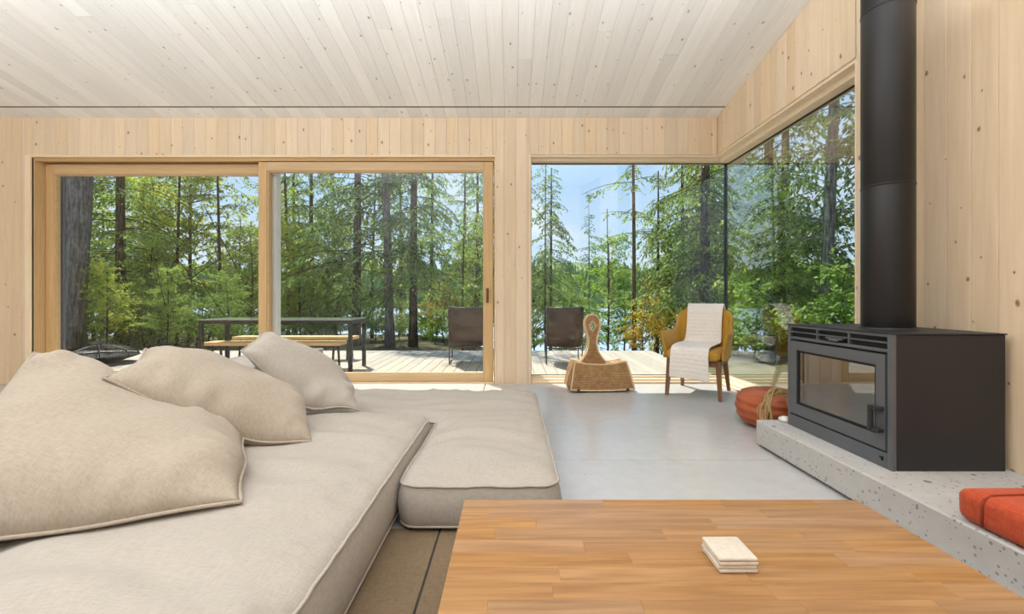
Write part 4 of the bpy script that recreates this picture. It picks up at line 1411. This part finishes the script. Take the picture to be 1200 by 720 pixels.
def make_tree(seed, H, z0, tr, Lmax, nb, up, droop, leaf_l, leaf_w, style, leafmat, barkmat, lean=(0, 0), taper=0.30, pointed=0.75, leaves_per_m=26, fork=False, bmin=0.0, wob=0.10):
    R = np.random.RandomState(seed)
    m = MB()
    NTK = 14
    wx, wy = R.uniform(-1, 1, 2) * wob
    ph = R.uniform(0, 6.28)
    def axis(z):
        t = z / H
        return np.array([lean[0] * z + wx * math.sin(t * 4 + ph) - wx * math.sin(ph), lean[1] * z + wy * math.sin(t * 3.1 + ph) - wy * math.sin(ph), z])
    pts = [axis(H * i / NTK - (0.25 if i == 0 else 0)) for i in range(NTK + 1)]
    rs = [tr * (1 - (1 - taper) * i / NTK) * (1.25 if i == 0 else 1.0) for i in range(NTK + 1)]
    m.tube(pts, rs, 10)
    if fork:
        zf = H * 0.42
        b = axis(zf); d = np.array([-0.55, 0.1, 1.0])
        m.tube([b + d * (0.55 * i) + np.array([0.0, 0, -0.0]) for i in range(8)], [tr * 0.55 * (1 - 0.08 * i) for i in range(8)], 8)
    cen = []; drs = []; nrs = []; lls = []
    for _ in range(nb):
        q = R.uniform(0, 1) ** 0.9
        z = z0 + (H - z0) * q
        az = R.uniform(0, 2 * PI)
        L = Lmax * (1 - pointed * q ** 1.1) * R.uniform(0.55, 1.1)
        if L < 0.12: L = 0.12
        hd = np.array([math.cos(az), math.sin(az), 0.0])
        o_ = axis(z)
        upb = up + R.uniform(-0.12, 0.12); drp = droop * R.uniform(0.6, 1.3)
        NBP = 6
        bend = R.uniform(-0.35, 0.35)
        bp = []
        for i in range(NBP + 1):
            s = i / NBP
            hh = rot2(hd, bend * s)
            bp.append(o_ + hh * L * s + np.array([0, 0, L * (upb * s - drp * s * s)]))
        m.tube(bp, [max(0.003, 0.008 * L * (1 - 0.8 * i / NBP) + 0.003) for i in range(NBP + 1)], 4, caps=False)
        bp = np.array(bp)
        if style == 'conifer':
            ntw = max(3, int(L * 11))
            for kx in range(ntw):
                s = bmin + (1 - bmin) * (kx + R.uniform(0, 1)) / ntw
                i = min(NBP - 1, int(s * NBP)); f = s * NBP - i
                p = bp[i] * (1 - f) + bp[i + 1] * f
                t = bp[i + 1] - bp[i]; t = t / np.linalg.norm(t)
                sd = 1 if kx % 2 else -1
                td = rot2(t, sd * R.uniform(0.6, 1.1)); td[2] -= R.uniform(0.05, 0.45); td /= np.linalg.norm(td)
                TL = min(0.75, 0.30 * L * (1.15 - s * 0.7)) * R.uniform(0.6, 1.15) + 0.06
                nl = max(3, int(TL * leaves_per_m))
                u = R.uniform(0.0, 1.0, nl)
                c_ = p + td * (u * TL)[:, None] + np.array([0, 0, -0.30]) * ((u ** 2) * TL)[:, None]
                aa = R.choice([-1, 1], nl) * R.uniform(0.3, 0.9, nl)
                ca, sa = np.cos(aa), np.sin(aa)
                d = np.stack([td[0] * ca - td[1] * sa, td[0] * sa + td[1] * ca, np.full(nl, td[2]) - R.uniform(0, 0.4, nl)], 1)
                cen.append(c_); drs.append(d)
                nn = np.stack([R.normal(0, 0.35, nl), R.normal(0, 0.35, nl), np.ones(nl)], 1)
                nrs.append(nn); lls.append(R.uniform(0.7, 1.3, nl))
        else:
            ntw = max(4, int(L * 9))
            for kx in range(ntw):
                s = 0.25 + 0.75 * (kx + R.uniform(0, 1)) / ntw
                i = min(NBP - 1, int(s * NBP)); f = s * NBP - i
                p = bp[i] * (1 - f) + bp[i + 1] * f
                td = R.normal(0, 1, 3); td[2] *= 0.45; td /= np.linalg.norm(td)
                TL = R.uniform(0.10, 0.38)
                nl = max(3, int(TL * leaves_per_m))
                u = R.uniform(0.1, 1.0, nl)
                c_ = p + td * (u * TL)[:, None] + R.normal(0, 0.035, (nl, 3))
                d = td + R.normal(0, 0.7, (nl, 3)); d[:, 2] -= 0.25
                cen.append(c_); drs.append(d)
                nrs.append(np.stack([R.normal(0, 0.5, nl), R.normal(0, 0.5, nl), np.ones(nl)], 1)); lls.append(R.uniform(0.6, 1.3, nl))
    cen = np.concatenate(cen); drs = np.concatenate(drs); nrs = np.concatenate(nrs); lls = np.concatenate(lls)
    fol = quad_mesh('foliage', cen, drs, nrs, lls * leaf_l, lls * leaf_w, leafmat)
    trk = m.mesh('trunk', barkmat, smooth=True, fix=False)
    return trk, fol

PROTO = {
    'hemlock_a': make_tree(1, 9.5, 1.2, 0.115, 2.1, 85, 0.10, 0.40, 0.100, 0.044, 'conifer', 'needles_mid', 'bark_brown', bmin=0.12),
    'hemlock_b': make_tree(2, 10.0, 2.2, 0.125, 2.3, 80, 0.18, 0.45, 0.100, 0.044, 'conifer', 'needles_dark', 'bark_grey', lean=(-0.035, 0), bmin=0.15),
    'cedar': make_tree(3, 9.0, 0.5, 0.10, 1.8, 110, 0.20, 0.65, 0.110, 0.050, 'conifer', 'needles_mid', 'bark_brown', bmin=0.15, leaves_per_m=28),
    'spruce': make_tree(4, 9.0, 0.8, 0.075, 1.55, 130, 0.0, 0.25, 0.095, 0.038, 'conifer', 'needles_dark', 'bark_grey', pointed=0.95, taper=0.06, wob=0.02),
    'slim': make_tree(5, 8.5, 2.4, 0.05, 1.5, 44, 0.25, 0.3, 0.100, 0.042, 'conifer', 'needles_mid', 'bark_brown', bmin=0.15),
    'maple': make_tree(6, 6.5, 0.9, 0.06, 2.0, 80, 0.45, 0.15, 0.095, 0.062, 'broad', 'leaves_bright', 'bark_brown', pointed=0.45, leaves_per_m=46),
    'maple_b': make_tree(7, 5.0, 0.6, 0.05, 1.7, 72, 0.40, 0.15, 0.090, 0.060, 'broad', 'leaves_shrub', 'bark_brown', pointed=0.45, leaves_per_m=46, fork=True),
    'shrub': make_tree(8, 1.5, 0.1, 0.02, 0.9, 34, 0.55, 0.25, 0.080, 0.050, 'broad', 'leaves_shrub', 'bark_brown', pointed=0.4, leaves_per_m=60),
    'amber': make_tree(9, 2.4, 0.3, 0.022, 0.9, 30, 0.5, 0.2, 0.085, 0.055, 'broad', 'leaves_amber', 'bark_brown', pointed=0.5, leaves_per_m=50),
    'far_cedar': make_tree(10, 9.0, 0.2, 0.13, 2.3, 70, 0.1, 0.5, 0.17, 0.085, 'conifer', 'needles_mid', 'bark_brown', bmin=0.0, leaves_per_m=16),
    'far_broad': make_tree(11, 7.0, 0.4, 0.10, 2.6, 60, 0.4, 0.2, 0.17, 0.12, 'broad', 'leaves_shrub', 'bark_brown', pointed=0.4, leaves_per_m=26),
    'great': make_tree(12, 9.5, 3.4, 0.28, 2.0, 22, 0.15, 0.4, 0.085, 0.036, 'conifer', 'needles_mid', 'bark_grey', lean=(0.052, 0), taper=0.75, bmin=0.3, wob=0.04),
}
KIND = {'hemlock_a': 'hemlock_tree', 'hemlock_b': 'hemlock_tree', 'cedar': 'cedar_tree', 'spruce': 'spruce_tree', 'slim': 'young_hemlock_tree', 'maple': 'maple_tree', 'maple_b': 'maple_tree',
        'shrub': 'shrub', 'amber': 'amber_sapling', 'far_cedar': 'cedar_tree', 'far_broad': 'broadleaf_tree', 'great': 'old_pine_tree'}
CAT = {'shrub': 'shrub', 'amber': 'sapling'}
def tree(kind, X, Y, label, group, sc=1.0, rz=0.0, fat=1.0, z=None):
    r = thing(KIND[kind], label, CAT.get(kind, 'tree'), (X, Y, ground_z(X, Y) if z is None else z), rz, group)
    r.scale = (sc, sc, sc)
    t = link('trunk', PROTO[kind][0], r)
    if fat != 1.0: t.scale = (fat, fat, 1)
    f = link('foliage', PROTO[kind][1], r)
    f['kind'] = 'stuff'
    return r
def px(x, Y): return (x - 600) / 500 * Y
RT = random.Random(42)
# trunks that can be told apart, with their own labels
tree('great', px(74, 8.6), 8.6, 'thick old pine trunk with furrowed grey bark outside the fixed door sash', None, 1.0, 0.0, 1.12)
tree('hemlock_a', px(143, 11.0), 11.0, 'straight grey-brown hemlock next to the thick old pine', None, 1.0, 1.0, 1.15)
tree('maple', px(222, 13.5), 13.5, 'bright green maple with a leaning stem behind the deck table end', None, 1.05, 2.4)
tree('slim', px(207, 12.6), 12.6, 'slim dark hemlock close beside the bright maple', None, 1.0, 0.5)
tree('slim', px(258, 13.0), 13.0, 'slim dark hemlock behind the middle of the deck table', None, 1.05, 3.5)
tree('hemlock_a', px(366, 14.5), 14.5, 'hemlock trunk behind the deck table and its far bench', None, 1.05, 2.0, 0.75)
tree('hemlock_a', px(417, 11.8), 11.8, 'dark straight hemlock at the free end of the deck table', None, 1.1, 4.4, 1.0)
tree('hemlock_b', px(457, 11.2), 11.2, 'pale grey hemlock leaning between two darker trunks', None, 1.05, 0.0, 0.95)
tree('hemlock_a', px(484, 11.5), 11.5, 'dark hemlock on the lake side of the leaning pale trunk', None, 1.1, 5.6, 0.95)
tree('slim', px(542, 13.0), 13.0, 'thin sapling trunk behind the sling chair at the sliding door', None, 0.9, 1.1, 0.7)
tree('cedar', px(645, 17.0), 17.0, 'ragged dark cedar rising behind the sling chair by the rocker', None, 0.92, 0.7, 0.9)
tree('slim', px(639, 15.0), 15.0, 'thin bare trunk hugging the ragged dark cedar', None, 1.0, 2.2, 0.7)
tree('spruce', px(690, 24.0), 24.0, 'narrow pointed spruce standing alone against the sky', None, 1.08, 0.3, 0.9, z=-2.9)
tree('slim', px(743, 12.5), 12.5, 'tall thin trunk crossing the sky above the lake', None, 1.15, 5.0, 1.2)
tree('maple_b', px(712, 16.5), 16.5, 'loose round-crowned tree with its trunk in front of the water', None, 0.95, 1.5)
tree('hemlock_a', px(824, 10.6), 10.6, 'broad dark hemlock trunk behind the mustard armchair', None, 1.0, 2.9, 1.0)
tree('cedar', px(838, 13.4), 13.4, 'bushy cedar filling the corner behind the armchair', None, 1.0, 4.0)
tree('amber', px(765, 13.5), 13.5, 'small yellow-leaved sapling beside the armchair at the shore', None, 1.0, 0.4)
tree('amber', px(755, 10.8), 10.8, 'low yellow-green sapling at the deck corner', None, 0.72, 2.0)
tree('amber', px(520, 15.0), 15.0, 'yellow-leaved sapling glowing beyond the deck edge', None, 1.0, 3.0)
# woods filling in behind
for (x_, Y, kd, s_, lb) in (
        (70, 15, 'cedar', 1.0, 'dark cedar far behind the thick old pine'),
        (120, 17, 'slim', 1.2, 'slim hemlock deep in the woods between the old pine and the grey-brown hemlock'),
        (178, 16.5, 'hemlock_a', 0.9, 'dark hemlock set back between the grey-brown hemlock and the bright maple'),
        (312, 18, 'slim', 1.1, 'slim hemlock lined up behind the meeting stiles of the two door sashes'),
        (338, 14, 'slim', 1.1, 'slim hemlock beside the white stile, behind the deck table'),
        (345, 18, 'cedar', 1.0, 'dark cedar far behind the two wooden benches'),
        (392, 17, 'cedar', 1.0, 'dark cedar set back behind the table-end hemlock'),
        (436, 16, 'slim', 1.1, 'slim hemlock between the table-end hemlock and the leaning pale trunk'),
        (505, 17, 'cedar', 0.95, 'dark cedar lakeward of the two dark trunks, behind the yellow sapling'),
        (560, 18, 'cedar', 1.0, 'dark cedar half hidden by the closing stile of the sliding sash'),
        (595, 16, 'hemlock_b', 1.0, 'grey hemlock hidden behind the board pillar'),
        (545, 21, 'hemlock_a', 0.9, 'distant hemlock above the sling chair at the sliding door'),
        (470, 20, 'cedar', 1.0, 'distant cedar showing between the leaning pale trunk and its dark neighbour'),
        (22, 12, 'cedar', 1.0, 'cedar crowding the jamb beside the thick old pine')):
    tree(kd, px(x_, Y), Y, lb, 'conifers filling the woods behind the deck', s_, RT.uniform(0, 6.28))
for (x_, Y, kd, s_, lb) in (
        (110, 13, 'maple_b', 0.9, 'light green broadleaf tree showing between the old pine and the grey-brown hemlock'),
        (178, 10.8, 'maple_b', 0.55, 'short broadleaf tree just lakeward of the grey-brown hemlock'),
        (292, 11.6, 'maple_b', 0.6, 'short broadleaf tree beside the free edge of the fixed sash'),
        (395, 14.5, 'maple_b', 0.8, 'broadleaf tree between the bench hemlock and the table-end hemlock'),
        (352, 13.0, 'maple', 0.6, 'low bright broadleaf tree above the far wooden bench'),
        (165, 13.5, 'maple', 0.85, 'bright broadleaf tree set back beside the grey-brown hemlock'),
        (190, 15, 'maple_b', 1.1, 'large broadleaf tree set back behind the slim hemlock by the maple'),
        (285, 14, 'maple', 0.62, 'bright broadleaf tree behind the middle of the deck table'),
        (320, 15, 'maple_b', 1.0, 'broadleaf tree behind the white stile between the sashes'),
        (555, 16, 'maple', 0.75, 'bright broadleaf tree above the sling chair at the sliding door'),
        (125, 8.9, 'maple', 0.30, 'small bright sapling at the deck edge next to the old pine'),
        (195, 8.8, 'maple_b', 0.34, 'small leafy sapling at the deck edge between fire bowl and deck table'),
        (265, 9.0, 'maple_b', 0.32, 'small leafy sapling at the deck edge behind the deck table')):
    tree(kd, px(x_, Y), Y, lb, 'broadleaf trees in the woods behind the deck', s_, RT.uniform(0, 6.28))
for (x_, Y, s_) in ((95, 9.8, 0.8), (130, 9.5, 0.7), (170, 10.2, 0.9), (205, 9.6, 0.75), (245, 10.5, 0.8), (285, 10.2, 0.7), (150, 12, 1.1), (330, 11.5, 0.8), (380, 12.5, 0.8), (230, 12.5, 1.1), (300, 12.8, 1.0), (185, 12, 1.0), (350, 14, 0.9), (440, 13.5, 0.8), (510, 13.5, 0.7), (60, 10, 0.9),
                    (400, 15, 1.0), (425, 14.5, 0.9), (468, 15, 0.9), (500, 16, 0.9), (345, 16, 1.1), (375, 16.5, 1.1)):
    tree('shrub', px(x_, Y), Y, 'leafy green shrub growing on the bank behind the deck', 'shrubs on the bank behind the deck', s_, RT.uniform(0, 6.28))
for (x_, Y, kd, s_, lb) in (
        (770, 15.5, 'cedar', 0.75, 'short cedar above the yellow-leaved sapling at the shore'),
        (800, 14.5, 'hemlock_a', 0.85, 'hemlock between the yellow sapling and the broad trunk behind the armchair'),
        (860, 16, 'cedar', 1.1, 'tall cedar behind the dark corner seal of the glass'),
        (785, 19, 'maple_b', 1.1, 'round-crowned tree low on the slope behind the yellow sapling'),
        (730, 21, 'maple_b', 1.0, 'round-crowned tree at the water beside the tall thin trunk'),
        (672, 20, 'maple_b', 0.9, 'round-crowned tree at the water beside the pointed spruce'),
        (628, 19, 'maple_b', 0.9, 'round-crowned tree at the water next to the window jamb'),
        (815, 18, 'cedar', 1.05, 'cedar low on the slope behind the broad trunk by the armchair')):
    tree(kd, px(x_, Y), Y, lb, 'trees on the slope below the lake window', s_, RT.uniform(0, 6.28))
# beyond the side window
tree('hemlock_b', 6.2, 8.5, 'leaning grey trunk beyond the side window next to the stove', None, 1.05, 2.6, 1.0)
tree('maple', 5.6, 9.8, 'sunlit yellow-green maple beyond the side window', None, 0.62, 0.9)
tree('hemlock_a', 7.6, 12.5, 'dark hemlock deep in the woods beyond the side window', None, 1.25, 0.2, 1.3)
for (X, Y, kd, s_) in ((5.2, 11.5, 'hemlock_a', 1.1), (8.0, 9.6, 'cedar', 1.2), (9.5, 8.0, 'hemlock_b', 1.2), (9.0, 14.0, 'cedar', 1.2), (6.8, 15.5, 'cedar', 1.2), (11.5, 11.0, 'cedar', 1.3), (12.0, 7.5, 'cedar', 1.3), (10.5, 16.5, 'hemlock_a', 1.3), (13.5, 13.5, 'cedar', 1.3), (8.8, 6.0, 'hemlock_a', 1.2), (11.0, 5.0, 'cedar', 1.2)):
    tree(kd, X, Y, 'tall conifer in the woods beyond the side window', 'conifers beyond the side window', s_, RT.uniform(0, 6.28))
for (X, Y, s_) in ((5.0, 8.6, 1.0), (6.0, 7.4, 1.1), (7.0, 9.0, 1.2), (5.6, 10.6, 1.0), (8.0, 7.2, 1.3), (6.4, 6.0, 1.1), (4.6, 9.8, 0.8)):
    tree('shrub', X, Y, 'leafy green shrub on the ground beyond the side window', 'shrubs beyond the side window', s_, RT.uniform(0, 6.28))

# opposite shore
hm = MB()
xs_ = np.linspace(-300, 300, 61)
for kx, (Yd, zz_) in enumerate(((168, -3.4), (180, 1.0), (215, 9.0), (260, 17.0), (310, 12.0))):
    for X in xs_:
        hm.v.append((X, Yd, zz_ + (0 if kx == 0 else (3 + zz_ * 0.35) * mnoise.noise(Vector((X * 0.012, kx * 0.4, 0))))))
for j_ in range(4):
    for i in range(60):
        hm.f.append((j_ * 61 + i, j_ * 61 + i + 1, (j_ + 1) * 61 + i + 1, (j_ + 1) * 61 + i))
struct(hm.build('far_shore', 'far_forest', smooth=True), 'wooded hill rising along the opposite shore of the lake', 'hill')
fm = MB()
RF = random.Random(77)
for q in range(900):
    X = RF.uniform(-230, 230); Y = RF.uniform(168, 225)
    zb_ = -3.2 + (Y - 168) * 0.20
    hgt = RF.uniform(7, 15); rad_ = hgt * RF.uniform(0.16, 0.34)
    ring = 7
    lv = [(0.35, 0.05), (1.0, 0.22), (0.72, 0.5), (0.45, 0.75), (0.04, 1.0)]
    b0 = len(fm.v)
    for (rr2, hh) in lv:
        for i in range(ring):
            a = 2 * PI * i / ring + hh
            jj = RF.uniform(0.7, 1.25)
            fm.v.append((X + rad_ * rr2 * jj * math.cos(a), Y + rad_ * rr2 * jj * math.sin(a), zb_ + hgt * hh * RF.uniform(0.94, 1.05)))
    for l_ in range(len(lv) - 1):
        for i in range(ring):
            fm.f.append((b0 + l_ * ring + i, b0 + l_ * ring + (i + 1) % ring, b0 + (l_ + 1) * ring + (i + 1) % ring, b0 + (l_ + 1) * ring + i))
ft_ = fm.build('far_treeline', 'far_forest'); ft_['kind'] = 'stuff'
tag(ft_, 'distant green treeline along the opposite lake shore', 'treeline')
